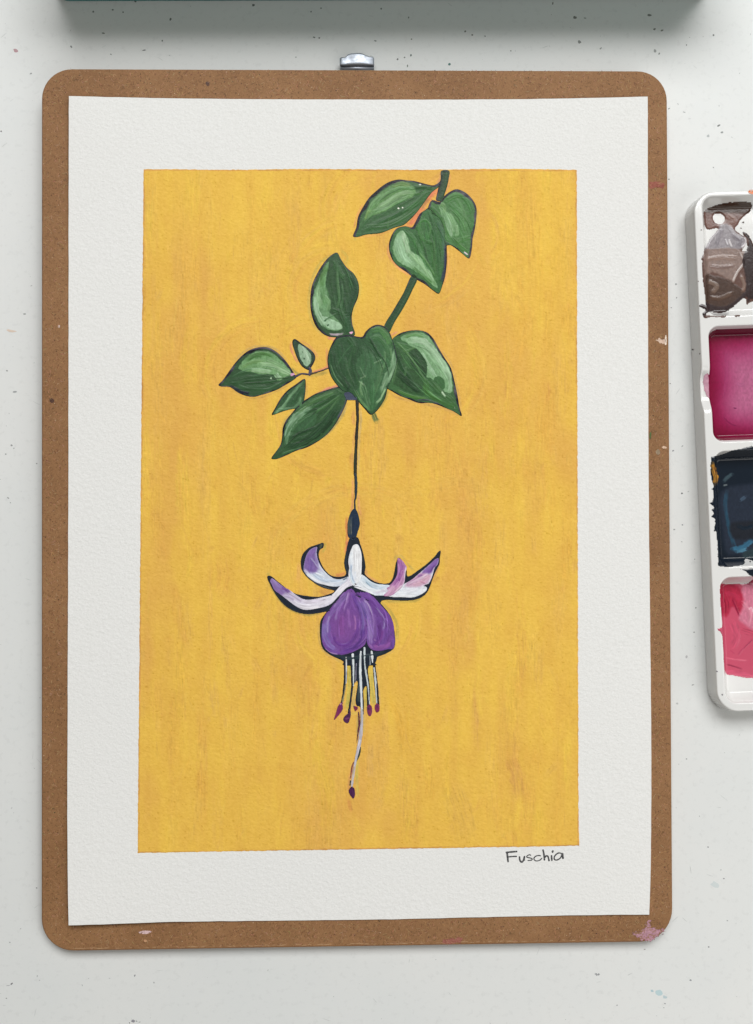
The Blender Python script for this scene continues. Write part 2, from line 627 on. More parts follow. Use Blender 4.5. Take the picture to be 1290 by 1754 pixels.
blobs('paint_flecks', fl, m_fleck, table, lambda x, y: on_table(x, y, 0.0), 0.00003, .36)
st = []
for (x, y, r, c) in [(1128, 1700, 7, (188, 210, 214)), (1117, 1697, 3, (176, 200, 206)), (1139, 1708, 4, (186, 204, 208)), (1225, 1515, 8, (208, 216, 216))]:
    st.append((x, y, r, r * .7, .3, c))
blobs('paint_stain', st, m_fleck, table, lambda x, y: on_table(x, y, 0.0), 0.00002)

# ---------------------------------------------------------------- storage box at the top
bx = empty('storage_box', tuple(on_table(650, 0, 0)),
           'teal box at the top edge, casting a shadow on the table', 'box')


def rbox(name, x0, x1, y0, y1, z0, z1, mat, parent, r=0.006, bev=0.0012, label=None):
    bm = bmesh.new()
    ring = []
    for cx, cy, a0 in ((x1 - r, y1 - r, 0), (x0 + r, y1 - r, 90), (x0 + r, y0 + r, 180), (x1 - r, y0 + r, 270)):
        for k in range(7):
            a = R(a0 + 15 * k)
            ring.append((cx + r * math.cos(a), cy + r * math.sin(a)))
    loops = []
    for off, z in ((-bev, z0), (0, z0 + bev), (0, z1 - bev), (-bev * .4, z1 - bev * .4), (-bev, z1)):
        loop = []
        for x, y in ring:
            mx, my = (x0 + x1) / 2, (y0 + y1) / 2
            loop.append(bm.verts.new((x + off * np.sign(x - mx), y + off * np.sign(y - my), z)))
        loops.append(loop)
    n = len(ring)
    for a, b2 in zip(loops, loops[1:]):
        for i in range(n):
            bm.faces.new((a[i], a[(i + 1) % n], b2[(i + 1) % n], b2[i]))
    bm.faces.new(loops[0][::-1])
    bm.faces.new(loops[-1])
    me = bpy.data.meshes.new(name)
    bm.to_mesh(me)
    bm.free()
    return link(name, me, mat, parent, label, smooth=False)


pa = on_table(93, 4.5, 0)
pb = on_table(1214, 1.0, 0)
bw = float(np.linalg.norm(pb - pa))
bx.location = tuple(pa)
bx.rotation_euler = (0, 0, math.atan2(pb[1] - pa[1], pb[0] - pa[0]))
for nm, a in (('box_base', (0, bw, 0, .11, 0.0, .025)), ('box_lid', (-.0008, bw + .0008, -.0004, .1108, .0252, .036))):
    o = rbox(nm, *a, m_teal, bx)
    o.matrix_parent_inverse = Matrix.Identity(4)

# ---------------------------------------------------------------- clipboard
cb = empty('clipboard', tuple(on_sheet(np.array(612.), np.array(1615.), 0.)),
           'brown hardboard clipboard lying under the flower painting', 'clipboard')
cn = [np.array(on_sheet(np.array(x), np.array(y), -PAPER_T)) for x, y in ((71.5, 117.5), (1142.5, 121.5), (1152.5, 1613), (71, 1630))]
inv = np.array(TILT.inverted())
cl = [p @ inv[:3, :3].T + inv[:3, 3] for p in cn]     # board frame


def board_ring(inset):
    pts = []
    m = len(cl)
    rad = [.0108, .0108, .0118, .0115]
    for i in range(4):
        p, a, b2 = cl[i][:2], cl[i - 1][:2], cl[(i + 1) % 4][:2]
        u = (a - p) / np.linalg.norm(a - p)
        v = (b2 - p) / np.linalg.norm(b2 - p)
        r = rad[i]
        c = p + (u + v) * r
        for k in range(11):
            t = k / 10 * math.pi / 2
            pts.append(c - (v * math.cos(math.pi / 2 - t) * 0 + u * 0) + (-v * math.cos(t) - u * math.sin(t)) * (r - inset)
                       if False else c + (-v * math.cos(t) - u * math.sin(t)) * (r - inset))
    return pts


bm = bmesh.new()
loops = []
T0, T1 = -PAPER_T, -PAPER_T - BOARD_T
for ins, z in ((0.0006, T1), (0.0, T1 + .0006), (0.0, T0 - .0005), (0.00015, T0 - .0002), (0.0005, T0)):
    loops.append([bm.verts.new(TILT @ Vector((p[0], p[1], z))) for p in board_ring(ins)])
n = len(loops[0])
for a, b2 in zip(loops, loops[1:]):
    for i in range(n):
        bm.faces.new((a[i], a[(i + 1) % n], b2[(i + 1) % n], b2[i]))
bm.faces.new(loops[0])
bm.faces.new(loops[-1])
bmesh.ops.recalc_face_normals(bm, faces=bm.faces)
me = bpy.data.meshes.new('board')
bm.to_mesh(me)
bm.free()
board = link('board', me, m_board, cb, None, smooth=False)

# wood fibres and specks of the hardboard: real flat slivers
vs, fs, cs = [], [], []


def sliver(x, y, L, wd, an, c, cur):
    b0 = len(vs)
    k = 4
    pts = []
    for i in range(k + 1):
        t = i / k - .5
        a = an + cur * t
        px, py = x + L * t * math.cos(a), y + L * t * math.sin(a)
        w2 = wd * (1 - (2 * t) ** 2 * .8) / 2
        pts.append((px - w2 * math.sin(a), py + w2 * math.cos(a)))
        pts.append((px + w2 * math.sin(a), py - w2 * math.cos(a)))
    vs.extend(pts)
    cs.extend([lin(c)] * len(pts))
    for i in range(k):
        fs.append((b0 + 2 * i, b0 + 2 * i + 1, b0 + 2 * i + 3, b0 + 2 * i + 2))


def board_point():
    while True:
        x, y = random.uniform(74, 1150), random.uniform(121, 1627)
        if 124 < x < 1104 and 178 < y < 1560:
            continue
        right = 1140 + 9 * (max(0, y - 400) / 1200)
        bot = 1627 - (x - 71) * .016
        if x > right or y > bot:
            continue
        # rounded corners
        for cx, cy, sx, sy in ((122, 168, -1, -1), (right - 52, 172, 1, -1), (right - 56, 1555, 1, 1), (126, 1572, -1, 1)):
            if (x - cx) * sx > 0 and (y - cy) * sy > 0 and math.hypot(x - cx, y - cy) > 47:
                break
        else:
            return x, y


for i in range(8500):
    x, y = board_point()
    r = random.random()
    if r < .55:
        c = (random.uniform(160, 186), random.uniform(122, 144), random.uniform(88, 108))
        sliver(x, y, random.uniform(3, 9), random.uniform(.4, .8), random.uniform(0, 3.14), c, random.uniform(-1.2, 1.2))
    elif r < .93:
        c = (random.uniform(96, 124), random.uniform(64, 84), random.uniform(40, 56))
        sliver(x, y, random.uniform(2, 6), random.uniform(.5, 1.0), random.uniform(0, 3.14), c, random.uniform(-1, 1))
    elif r < .985:
        c = (random.uniform(66, 92), random.uniform(44, 58), random.uniform(30, 40))
        sliver(x, y, random.uniform(1.4, 3.2), random.uniform(.8, 1.7), random.uniform(0, 3.14), c, 0)
    else:
        sliver(x, y, random.uniform(1, 2), random.uniform(.7, 1.3), random.uniform(0, 3.14), (206, 176, 146), 0)
for i in range(170):    # worn pale edges
    r = random.random()
    if r < .6:
        x = random.uniform(126, 1080)
        sliver(x, 1626.5 - (x - 71) * .0168 + random.uniform(-1.5, .5), random.uniform(3, 12), random.uniform(.5, 1.1), random.gauss(-.016, .05), (182, 146, 110), 0)
    elif r < .8:
        sliver(72.6 + random.uniform(0, .8), random.uniform(190, 1560), random.uniform(2, 8), .6, 1.57, (112, 80, 60), 0)
    else:
        x = random.uniform(130, 1080)
        sliver(x, 118.8 + (x - 130) * .0036 + random.uniform(.3, 1.2), random.uniform(2, 8), .6, random.gauss(0, .05), (176, 138, 104), 0)
V = np.array(vs)
jit = np.repeat(RNG.uniform(0, .00002, len(V) // 10), 10)
me = np_mesh('wood_fibres', on_sheet(V[:, 0], V[:, 1], -PAPER_T + .00002 + jit), np.array(fs), np.array(cs))
link('wood_fibres', me, m_fibre, board, None, False, 'stuff')


def smear(pts, c, op_c, name='paint_smear', label=None, streaks=(), z=-PAPER_T + .00003):
    P = catmull(pts, 3, True)
    X, Y = grid([P], .8)
    k = Coat(X, Y, c)
    for s in streaks:
        k.stroke(*s)
    SEED[0] += 1
    k.col += (vnoise(X / 1.6, Y / 1.6, SEED[0])[..., None] - .5) * 30
    if op_c > 6:      # dry, broken smear: the board shows through
        g = sstep(.5, .62, fbm(X / 3.2, Y / 2.0, SEED[0] + 3, 3))[..., None]
        k.col = k.col * (1 - .8 * g) + np.array((141, 105, 74)) * .8 * g
    sd = sdf(P, X, Y) + (vnoise(X / 2.2, Y / 2.2, SEED[0]) - .5) * op_c + (vnoise(X / 1.3, Y / 1.3, SEED[0] + 1) - .5) * op_c * .6
    return coat_mesh(name, k, sd, z, cb, m_smear, label, base=z, curl=0.0)


bc = crop(1000, 1400, 4.448)
smear(bc([(490, 780), (515, 800), (510, 840), (560, 850), (620, 840), (600, 880), (560, 910), (510, 938), (440, 935), (410, 910), (380, 880), (430, 875), (470, 850)]),
      (180, 134, 150), 9, label='pink paint smear on the lower right corner of the board',
      streaks=(([bc([(400, 900)])[0], bc([(600, 870)])[0]], 8, (184, 142, 150), .6, .9), ([bc([(490, 790)])[0], bc([(490, 920)])[0]], 6, (182, 140, 150), .5, .9)))
smear([(237, 1597), (248, 1594), (260, 1596), (250, 1600)], (214, 184, 184), 1.0)
smear([(246, 1611), (249, 1609), (252, 1612), (249, 1614)], (196, 150, 112), .6)
smear([(1112, 312), (1122, 311), (1136, 313), (1136, 323), (1124, 320), (1114, 324)], (146, 82, 66), 3.5)
smear([(1124, 583), (1131, 579), (1134, 582), (1140, 581), (1140, 588), (1132, 588)], (214, 186, 166), 2.6)
smear([(1139, 577), (1141.6, 574), (1141.8, 590), (1139, 589)], (232, 214, 196), .8)
smear([(1133, 766), (1138, 764), (1142, 766), (1142, 768), (1136, 768)], (216, 184, 158), 1.4)
smear([(1113, 741), (1116, 742), (1115, 751), (1112.5, 751)], (84, 100, 54), .8)
smear([(1124, 771), (1129, 770), (1131, 775), (1128, 779), (1124, 777)], (148, 128, 104), .8)
smear([(760, 1609), (775, 1607), (790, 1606), (792, 1613), (775, 1617), (760, 1616)], (150, 92, 78), 4)
smear([(99, 557.5), (102, 557), (103, 560), (100.5, 561.5)], (206, 186, 176), .5)
smear([(85, 683), (89, 682), (93, 686), (91, 690), (86, 689)], (80, 52, 40), 1)
smear([(352, 141), (358, 140), (359, 146), (354, 147)], (84, 60, 50), 1)

# the clip's lever sticking out beyond the board's top edge
cq = crop(560, 80, 12.9)
prof = catmull(cq([(285, 440), (272, 400), (272, 290), (300, 245), (360, 235), (420, 235), (470, 190), (540, 155), (650, 140), (770, 150), (850, 190), (910, 215),
                   (990, 220), (1035, 260), (1045, 330), (1045, 410), (1030, 425)]), 3)
yb0 = 113.2
bm = bmesh.new()
cols = []
for (x, y) in prof:
    f = min(max((yb0 - y) / 20., 0), 1)
    cols.append((x, y))
top, bot = [], []
NX, NY = 26, 9
x0, x1 = 582, 641
gv = {}
for i in range(NX + 1):
    x = x0 + (x1 - x0) * i / NX
    ys = [p[1] for p in prof if abs(p[0] - x) < 2.6]
    yt = min(ys) if ys else 100
    if i in (0, NX):
        yt += 1.2
    for j in range(NY + 1):
        t = j / NY
        y = yt + (yb0 - yt) * t
        z = 0.0042 - 0.0003 * (1 - t) - 0.0012 * max(0, (t - .8) / .2) ** 2 + 0.0002 * math.exp(-((x - 612) / 14) ** 2) * (1 - t)
        z -= .0004 * (abs(2 * i / NX - 1) ** 14)
        gv[i, j, 0] = bm.verts.new(on_table(x, y, z))
        gv[i, j, 1] = bm.verts.new(on_table(x, y, z) - np.array((0, 0, .0004)))
for i in range(NX):
    for j in range(NY):
        bm.faces.new((gv[i, j, 0], gv[i, j + 1, 0], gv[i + 1, j + 1, 0], gv[i + 1, j, 0]))
        bm.faces.new((gv[i, j, 1], gv[i + 1, j, 1], gv[i + 1, j + 1, 1], gv[i, j + 1, 1]))
for i in range(NX):
    bm.faces.new((gv[i, 0, 0], gv[i + 1, 0, 0], gv[i + 1, 0, 1], gv[i, 0, 1]))
    bm.faces.new((gv[i, NY, 0], gv[i, NY, 1], gv[i + 1, NY, 1], gv[i + 1, NY, 0]))
for j in range(NY):
    bm.faces.new((gv[0, j, 0], gv[0, j, 1], gv[0, j + 1, 1], gv[0, j + 1, 0]))
    bm.faces.new((gv[NX, j, 0], gv[NX, j + 1, 0], gv[NX, j + 1, 1], gv[NX, j, 1]))
bmesh.ops.recalc_face_normals(bm, faces=bm.faces)
me = bpy.data.meshes.new('clip')
bm.to_mesh(me)
bm.free()
clip = link('clip', me, m_metal, cb, 'silver metal clip tab sticking out at the top of the board')
# rolled barrel just below it
pa, pb2 = on_table(583, 117, .0022), on_table(640.5, 117.3, .0022)
bm = bmesh.new()
ln = np.linalg.norm(pb2 - pa)
rings = []
for k in range(2):
    rings.append([])
    for i in range(20):
        a = 2 * math.pi * i / 20
        p = pa + (pb2 - pa) * k
        rings[-1].append(bm.verts.new((p[0], p[1] + .0008 * math.cos(a), p[2] + .0008 * math.sin(a))))
for i in range(20):
    bm.faces.new((rings[0][i], rings[0][(i + 1) % 20], rings[1][(i + 1) % 20], rings[1][i]))
bm.faces.new(rings[0])
bm.faces.new(rings[1])
bmesh.ops.recalc_face_normals(bm, faces=bm.faces)
me = bpy.data.meshes.new('barrel')
bm.to_mesh(me)
bm.free()
link('barrel', me, m_metal, clip)

# ---------------------------------------------------------------- the painting: sheet of paper
pt = empty('painting', tuple(on_sheet(np.array(612.), np.array(1575.), 0.)),
           'painting of a purple fuchsia on yellow, on white paper on the clipboard', 'painting')
e_top = catmull([(118, 164.5), (270, 168), (430, 169.8), (640, 170.6), (860, 170.2), (1000, 168), (1109.5, 165.5)], 6)
e_bot = catmull([(117.5, 1585), (160, 1584), (300, 1579), (480, 1577), (650, 1575), (830, 1571), (1000, 1567.6), (1112.3, 1566.8)], 6)
e_l = catmull([(118, 164.5), (117.6, 400), (117.2, 800), (116, 1200), (115.6, 1450), (117.5, 1585)], 6)
e_r = catmull([(1109.5, 165.5), (1109.8, 300), (1110.2, 600), (1111.4, 850), (1114, 1100), (1115.6, 1260), (1115.2, 1450), (1112.3, 1566.8)], 6)


def along(e, t):
    L = np.concatenate([[0], np.cumsum(np.hypot(*(e[1:] - e[:-1]).T))])
    L /= L[-1]
    return np.stack([np.interp(t, L, e[:, 0]), np.interp(t, L, e[:, 1])], -1)


NU, NV = 150, 210
u = np.linspace(0, 1, NU)
v = np.linspace(0, 1, NV)
T, B = along(e_top, u), along(e_bot, u)
Lf, Rt = along(e_l, v), along(e_r, v)
# slightly uneven cut edges
Lf[1:-1, 0] += (fbm(v * 60, 0 * v, 41)[1:-1] - .5) * .8
Rt[1:-1, 0] += (fbm(v * 60, 0 * v, 42)[1:-1] - .5) * .8
T[1:-1, 1] += (fbm(u * 40, 0 * u, 43)[1:-1] - .5) * .7
B[1:-1, 1] += (fbm(u * 40, 0 * u, 44)[1:-1] - .5) * .9
UU, VV = u[None, :, None], v[:, None, None]
G = ((1 - VV) * T[None] + VV * B[None] + (1 - UU) * Lf[:, None] + UU * Rt[:, None]
     - ((1 - UU) * (1 - VV) * T[0] + UU * (1 - VV) * T[-1] + (1 - UU) * VV * B[0] + UU * VV * B[-1]))
PX, PY = G[..., 0], G[..., 1]
lf = lift(PX, PY)
Ptop = on_sheet(PX, PY, lf)
Pbot = on_sheet(PX, PY, lf - PAPER_T + .00001)
idt = np.arange(NU * NV).reshape(NV, NU)
idb = idt + NU * NV


def qd(i):
    return np.stack([i[:-1, :-1], i[1:, :-1], i[1:, 1:], i[:-1, 1:]], -1).reshape(-1, 4)


def sk(a, b2):
    return np.stack([a[:-1], a[1:], b2[1:], b2[:-1]], -1)


Q = np.concatenate([qd(idt), qd(idb)[:, ::-1], sk(idt[0], idb[0]), sk(idt[-1], idb[-1])[:, ::-1],
                    sk(idt[:, 0], idb[:, 0])[:, ::-1], sk(idt[:, -1], idb[:, -1])])
me = np_mesh('paper_sheet', np.concatenate([Ptop.reshape(-1, 3), Pbot.reshape(-1, 3)]), Q)
link('paper_sheet', me, m_paper, pt, None, smooth=True)
try:
    me.set_sharp_from_angle(angle=R(40))
except Exception:
    pass

# ---------------------------------------------------------------- tracing windows of the photo
A = crop(580, 280, 4.9615)
Bq = crop(360, 420, 4.607)
Cq = crop(360, 560, 4.9615)
Dq = crop(540, 540, 4.9615)
E2 = crop(440, 920, 7.1667)
E3 = crop(590, 920, 7.1667)
Eq = crop(440, 860, 3.794)
Fq = crop(520, 980, 6.45)
Gq = crop(550, 1100, 9.214)
Hq = crop(560, 1220, 9.214)
Iq = crop(560, 680, 6.75)
NAVY = (30, 38, 50)

# ---------------------------------------------------------------- yellow ground coat
edge = ([(246, 290)] + [(x, 290 + .8 * math.sin(x * .02)) for x in range(300, 960, 60)] + [(988, 291)]
        + [(988 + .0028 * (y - 290), y) for y in range(380, 1440, 90)] + [(992, 1448.5)]
        + [(x, 1449 + (992 - x) * .0158) for x in range(930, 260, -60)] + [(236, 1461)]
        + [(246 - (y - 290) * .0087, y) for y in range(1400, 300, -90)])
STEP = 1.45
X, Y = grid([edge], STEP, 3)
bgc = Coat(X, Y, (229, 180, 74))
n1 = fbm(X / 90 + .6 * fbm(X / 60, Y / 60, 5), Y / 330, 11, 3)[..., None]
bgc.col = bgc.col * (1 - sstep(.48, .66, n1)) + np.array((225, 172, 77)) * sstep(.48, .66, n1)
n2 = fbm(X / 16, Y / 190, 13, 3)[..., None]
bgc.col = bgc.col + (n2 - .5) * np.array((10, 14, 0))
rnd = random.Random(3)
YEL = [(234, 188, 72), (231, 184, 82), (226, 170, 70), (222, 164, 76), (236, 194, 74), (228, 178, 86), (224, 172, 88)]
for i in range(330):
    x, y = rnd.uniform(240, 990), rnd.uniform(290, 1450)
    L = rnd.uniform(50, 210)
    dx = rnd.uniform(-6, 6)
    w = rnd.uniform(7, 30)
    bgc.stroke([(x, y - L / 2), (x + dx, y), (x + rnd.uniform(-5, 5), y + L / 2)], [w * .7, w, w * .8], rnd.choice(YEL),
               op=rnd.uniform(.2, .5), streak=1.0, h=rnd.uniform(.01, .03), soft=2.5, ends=.3)
# named patches and streaks of the ground
for pth, w, c, op in [([(372, 455), (375, 520), (382, 600)], 22, (222, 166, 84), .45), ([(300, 380), (308, 520), (300, 640)], 20, (224, 172, 84), .35),
                      ([(905, 520), (900, 560), (890, 620)], 36, (224, 166, 66), .5), ([(940, 640), (935, 720), (930, 800)], 34, (222, 162, 70), .5),
                      ([(870, 650), (868, 690)], 14, (214, 146, 78), .45), ([(938, 650), (936, 690)], 12, (214, 144, 76), .5),
                      ([(790, 780), (800, 860), (795, 960)], 34, (220, 164, 82), .5), ([(900, 640), (880, 820), (860, 900)], 26, (232, 184, 66), .4),
                      ([(872, 1290), (886, 1330), (892, 1370)], 26, (206, 146, 78), .6), ([(812, 1180), (816, 1240), (820, 1290)], 12, (206, 148, 90), .5),
                      ([(770, 1340), (790, 1400), (800, 1445)], 50, (212, 164, 80), .5), ([(665, 1190), (690, 1240), (686, 1290)], 22, (232, 172, 58), .5),
                      ([(380, 1060), (388, 1140), (392, 1190)], 10, (202, 148, 84), .4), ([(300, 1000), (306, 1080)], 16, (214, 150, 70), .35),
                      ([(364, 1160), (370, 1230)], 16, (206, 158, 100), .4), ([(540, 1270), (560, 1360), (560, 1440)], 30, (228, 186, 66), .5),
                      ([(640, 1240), (650, 1330), (640, 1400)], 26, (222, 172, 92), .4), ([(436, 470), (430, 540)], 10, (226, 172, 92), .4),
                      ([(520, 380), (470, 470), (430, 560)], 30, (232, 180, 84), .35), ([(680, 300), (600, 320), (560, 380)], 18, (232, 176, 84), .5),
                      ([(660, 440), (600, 520), (590, 560)], 22, (232, 186, 72), .4), ([(800, 560), (820, 620), (822, 680)], 24, (236, 190, 70), .5),
                      ([(840, 300), (860, 420), (850, 520)], 40, (234, 190, 70), .4), ([(950, 310), (955, 420), (948, 540)], 26, (228, 178, 66), .4),
                      ([(450, 420), (440, 520)], 30, (234, 190, 80), .4), ([(480, 880), (470, 1000)], 30, (224, 176, 84), .4),
                      ([(640, 860), (760, 830), (860, 850)], 30, (230, 182, 84), .3), ([(830, 940), (840, 1060), (830, 1140)], 40, (226, 176, 78), .4)]:
    bgc.stroke(pth, [w * .6, w, w * .7], c, op=op * .75, streak=.9, h=.02, soft=3, ends=.25)
# thin raised light ridges left by the brush
for i in range(150):
    x, y = rnd.uniform(244, 985), rnd.uniform(295, 1445)
    L = rnd.uniform(10, 60)
    a = rnd.gauss(0, .14)
    bgc.stroke([(x, y), (x + L * math.sin(a) / 2, y + L / 2 * math.cos(a)), (x + L * math.sin(a * 1.3), y + L * math.cos(a))], rnd.uniform(.9, 1.8),
               rnd.choice([(240, 202, 92), (236, 196, 84), (214, 160, 78), (206, 156, 80)]), op=.4, streak=.6, h=rnd.uniform(.02, .05), soft=.8)
# brush marks running round the leaves
for cx, cy, r, a0, a1 in [(570, 500, 62, 2.0, 5.2), (450, 640, 78, 2.2, 5.0), (700, 400, 120, .2, 1.6), (720, 640, 92, -.6, 1.2), (560, 720, 80, 1.2, 2.8), (610, 1000, 150, 3.3, 5.6),
                          (610, 1060, 90, 2.2, 3.4), (610, 1060, 88, -.4, .8), (520, 600, 40, 3.5, 5.5), (640, 360, 70, 2.6, 4.6), (800, 400, 50, -1, 1.2), (600, 480, 90, 3.6, 4.7)]:
    for k in range(5):
        rr = r + k * 5 + rnd.uniform(-3, 3)
        s0 = a0 + rnd.uniform(0, .5)
        s1 = a1 - rnd.uniform(0, .5)
        bgc.stroke([(cx + rr * math.cos(s0 + (s1 - s0) * t / 6), cy + rr * math.sin(s0 + (s1 - s0) * t / 6)) for t in range(7)], rnd.uniform(4, 9),
                   rnd.choice(YEL), op=rnd.uniform(.25, .5), streak=.9, h=rnd.uniform(.02, .045), soft=1.5, ends=.3)
# under-colour left showing: salmon, olive and grey rims
PINK = (222, 132, 108)
SAL = (226, 150, 100)
OLI = (184, 166, 84)


def halo(w, pts, c, op=.85, soft=1.0):
    bgc.stroke(pts, w, c, op=op, streak=.4, h=.015, soft=soft, ends=.15)


halo(9, A([(850, 215), (790, 265), (750, 320), (690, 410), (630, 500), (570, 525)]), (220, 124, 92), .95)
halo(6, A([(760, 300), (700, 380)]), (150, 128, 66), .6)
halo(4, A([(870, 70), (865, 130), (830, 165)]), (224, 158, 112))
halo(4, A([(950, 90), (935, 180), (905, 260)]), SAL, .7)
halo(8, A([(760, 160), (840, 110), (868, 70)]), (226, 164, 86), .5)
halo(3.5, A([(420, 660), (425, 780), (500, 880), (600, 950)]), SAL, .8)
halo(4, A([(925, 720), (930, 900), (880, 1060)]), (230, 164, 92), .8)
halo(3, A([(1180, 380), (1172, 520), (1150, 640)]), (208, 170, 84), .8)
halo(3, A([(130, 560), (160, 440), (210, 350)]), SAL, .8)
halo(5, A([(130, 640), (150, 640)]), OLI, .6)
halo(4, A([(150, 630), (300, 610), (420, 580), (540, 545)]), (232, 168, 92), .6)
halo(3, Bq([(1010, 60), (1040, 110), (1130, 210), (1185, 300), (1185, 370), (1140, 490), (1125, 570), (1140, 680)]), (210, 182, 92), .6)
halo(5, Bq([(1030, 40), (1080, 90), (1070, 140)]), (190, 174, 84), .5)
halo(4, Bq([(985, 60), (880, 130), (810, 250), (782, 380), (780, 500), (810, 620), (900, 720)]), (172, 160, 96), .45)
halo(6, Bq([(930, 725), (990, 745)]), (222, 138, 124), .9)
halo(4, Cq([(690, 130), (690, 180), (715, 250), (750, 310)]), (226, 132, 116), .9)
halo(4, Cq([(760, 110), (840, 160), (900, 230), (905, 270)]), (226, 160, 96), .7)
halo(4, Cq([(870, 385), (940, 365), (1000, 335), (1010, 280)]), (222, 138, 108), .9)
halo(5, Cq([(830, 420), (920, 405), (1000, 385)]), (176, 150, 74), .9)
halo(6, Cq([(1095, 495), (1030, 520), (950, 550)]), (224, 142, 118), .95)
halo(4, Cq([(810, 630), (900, 575), (960, 552)]), (214, 140, 96), .8)
halo(4, Cq([(820, 480), (820, 560), (800, 640)]), (206, 160, 84), .7)
halo(4, Cq([(1160, 650), (1130, 740), (1060, 840), (960, 940)]), (150, 140, 110), .7)
halo(4, Cq([(540, 700), (600, 990)]), (218, 164, 84), .5)
halo(4, Cq([(730, 700), (640, 790), (610, 900)]), (190, 160, 90), .7)
halo(4, Cq([(200, 290), (320, 190), (440, 165), (560, 190), (660, 290)]), (196, 160, 96), .7)
halo(4, Cq([(690, 350), (740, 395), (760, 400)]), (150, 140, 80), .8)
halo(3, Cq([(180, 520), (280, 600), (400, 605), (560, 550), (700, 475)]), (204, 160, 84), .7)
halo(4, Dq([(100, 280), (100, 380), (110, 440)]), (224, 148, 100), .7)
halo(4, Dq([(640, 660), (700, 700), (820, 735), (960, 760), (1100, 795), (1235, 860)]), (198, 150, 84), .7)
halo(3, Dq([(1060, 280), (1160, 420), (1215, 640), (1245, 830)]), (206, 160, 92), .7)
halo(9, Dq([(470, 790), (500, 850), (522, 905)]), (104, 112, 62), 1.0)
halo(4, Dq([(560, 780), (600, 700), (620, 640)]), (150, 140, 74), .7)
halo(3, Dq([(640, 170), (700, 140)]), (224, 152, 118), .8)
halo(5, Iq([(312, 160), (305, 240), (312, 330)]), (216, 150, 84), .8)
halo(3.5, Iq([(330, 330), (305, 560), (300, 700), (310, 900)]), (220, 158, 96), .7)
halo(4.5, Iq([(290, 640), (278, 720), (290, 830)]), (216, 152, 82), .8)
halo(3.5, Iq([(385, 120), (395, 260), (375, 450), (368, 700), (365, 900)]), (206, 172, 118), .8)
halo(4, Iq([(300, 940), (300, 1100), (290, 1280), (250, 1340)]), (222, 148, 100), .8)
halo(4, Iq([(365, 1120), (370, 1250), (395, 1380)]), (220, 156, 104), .7)
halo(5, Iq([(230, 1380), (225, 1480), (235, 1600), (230, 1740)]), (222, 132, 84), .85)
halo(6, E2([(1120, 40), (1110, 110), (1090, 190)]), (216, 128, 92), .9)
halo(6, E2([(960, 470), (1030, 465), (1090, 440)]), (220, 142, 84), .85)
halo(8, E2([(520, 330), (510, 440), (500, 540)]), (222, 164, 92), .7)
halo(10, E2([(760, 640), (850, 680), (900, 690)]), (212, 150, 78), .7)
halo(4, E2([(140, 540), (240, 720), (360, 850), (520, 930), (660, 955), (840, 900)]), (150, 140, 80), .6)
halo(4, E2([(130, 440), (150, 470)]), OLI, .7)
halo(4, E2([(830, 70), (830, 140), (800, 180)]), (176, 160, 70), .7)
halo(4, E3([(270, 380), (270, 450), (330, 510), (440, 560)]), (216, 152, 104), .7)
halo(4, E3([(600, 300), (640, 240), (700, 235), (780, 330), (850, 410)]), (186, 158, 84), .7)
halo(7, E3([(1080, 560), (1130, 520), (1160, 480)]), (222, 164, 78), .7)
halo(3, E3([(1170, 280), (1140, 400), (1090, 520)]), (206, 140, 104), .7)
halo(5, E3([(480, 790), (700, 790), (860, 780), (980, 720)]), (178, 156, 78), .6)
halo(5, Fq([(840, 320), (930, 400), (1000, 500), (1040, 620), (1030, 760)]), (184, 160, 78), .7)
halo(4, Fq([(180, 560), (170, 680), (200, 840), (300, 930), (430, 1000)]), (204, 166, 96), .7)
halo(4, Fq([(1000, 860), (900, 920), (810, 960)]), (206, 164, 90), .7)
for pth, w, c in [([(440, 320), (450, 600), (430, 850), (400, 1080)], 6.2, (190, 178, 84)), ([(535, 700), (520, 850), (500, 1050)], 6, (208, 176, 108)),
                  ([(705, 720), (700, 900), (690, 1060)], 5.4, (192, 178, 84)), ([(785, 380), (800, 700), (835, 1020)], 7.4, (196, 178, 86)),
                  ([(360, 300), (370, 460)], 3, (214, 150, 110)), ([(880, 350), (910, 700), (935, 1000)], 3, (216, 170, 96)), ([(300, 1120), (310, 1280)], 2.6, (200, 148, 74)),
                  ([(560, 1100), (520, 1130), (470, 1120)], 5, (206, 176, 84)), ([(590, 1060), (560, 1080)], 4, (212, 142, 92)), ([(830, 1040), (790, 1160)], 4, (214, 160, 92)),
                  ([(590, 1120), (580, 1300), (570, 1460)], 4, (192, 160, 88)), ([(690, 1130), (680, 1300), (670, 1440)], 4, (200, 170, 90))]:
    halo(w, Gq(pth), c, .85)
halo(5, Hq([(480, 750), (470, 1000), (480, 1200), (490, 1320)]), (196, 180, 84), .7)
halo(5, Hq([(410, 830), (370, 1000), (340, 1250)]), (216, 148, 92), .8)
halo(6, Hq([(350, 1380), (365, 1480), (390, 1560)]), (208, 142, 72), .85)
halo(10, Hq([(690, 480), (680, 760), (690, 1050)]), (214, 164, 96), .5)
bgc.stroke([(488, 645), (470, 652), (448, 650)], 3, (206, 150, 80), op=.5)
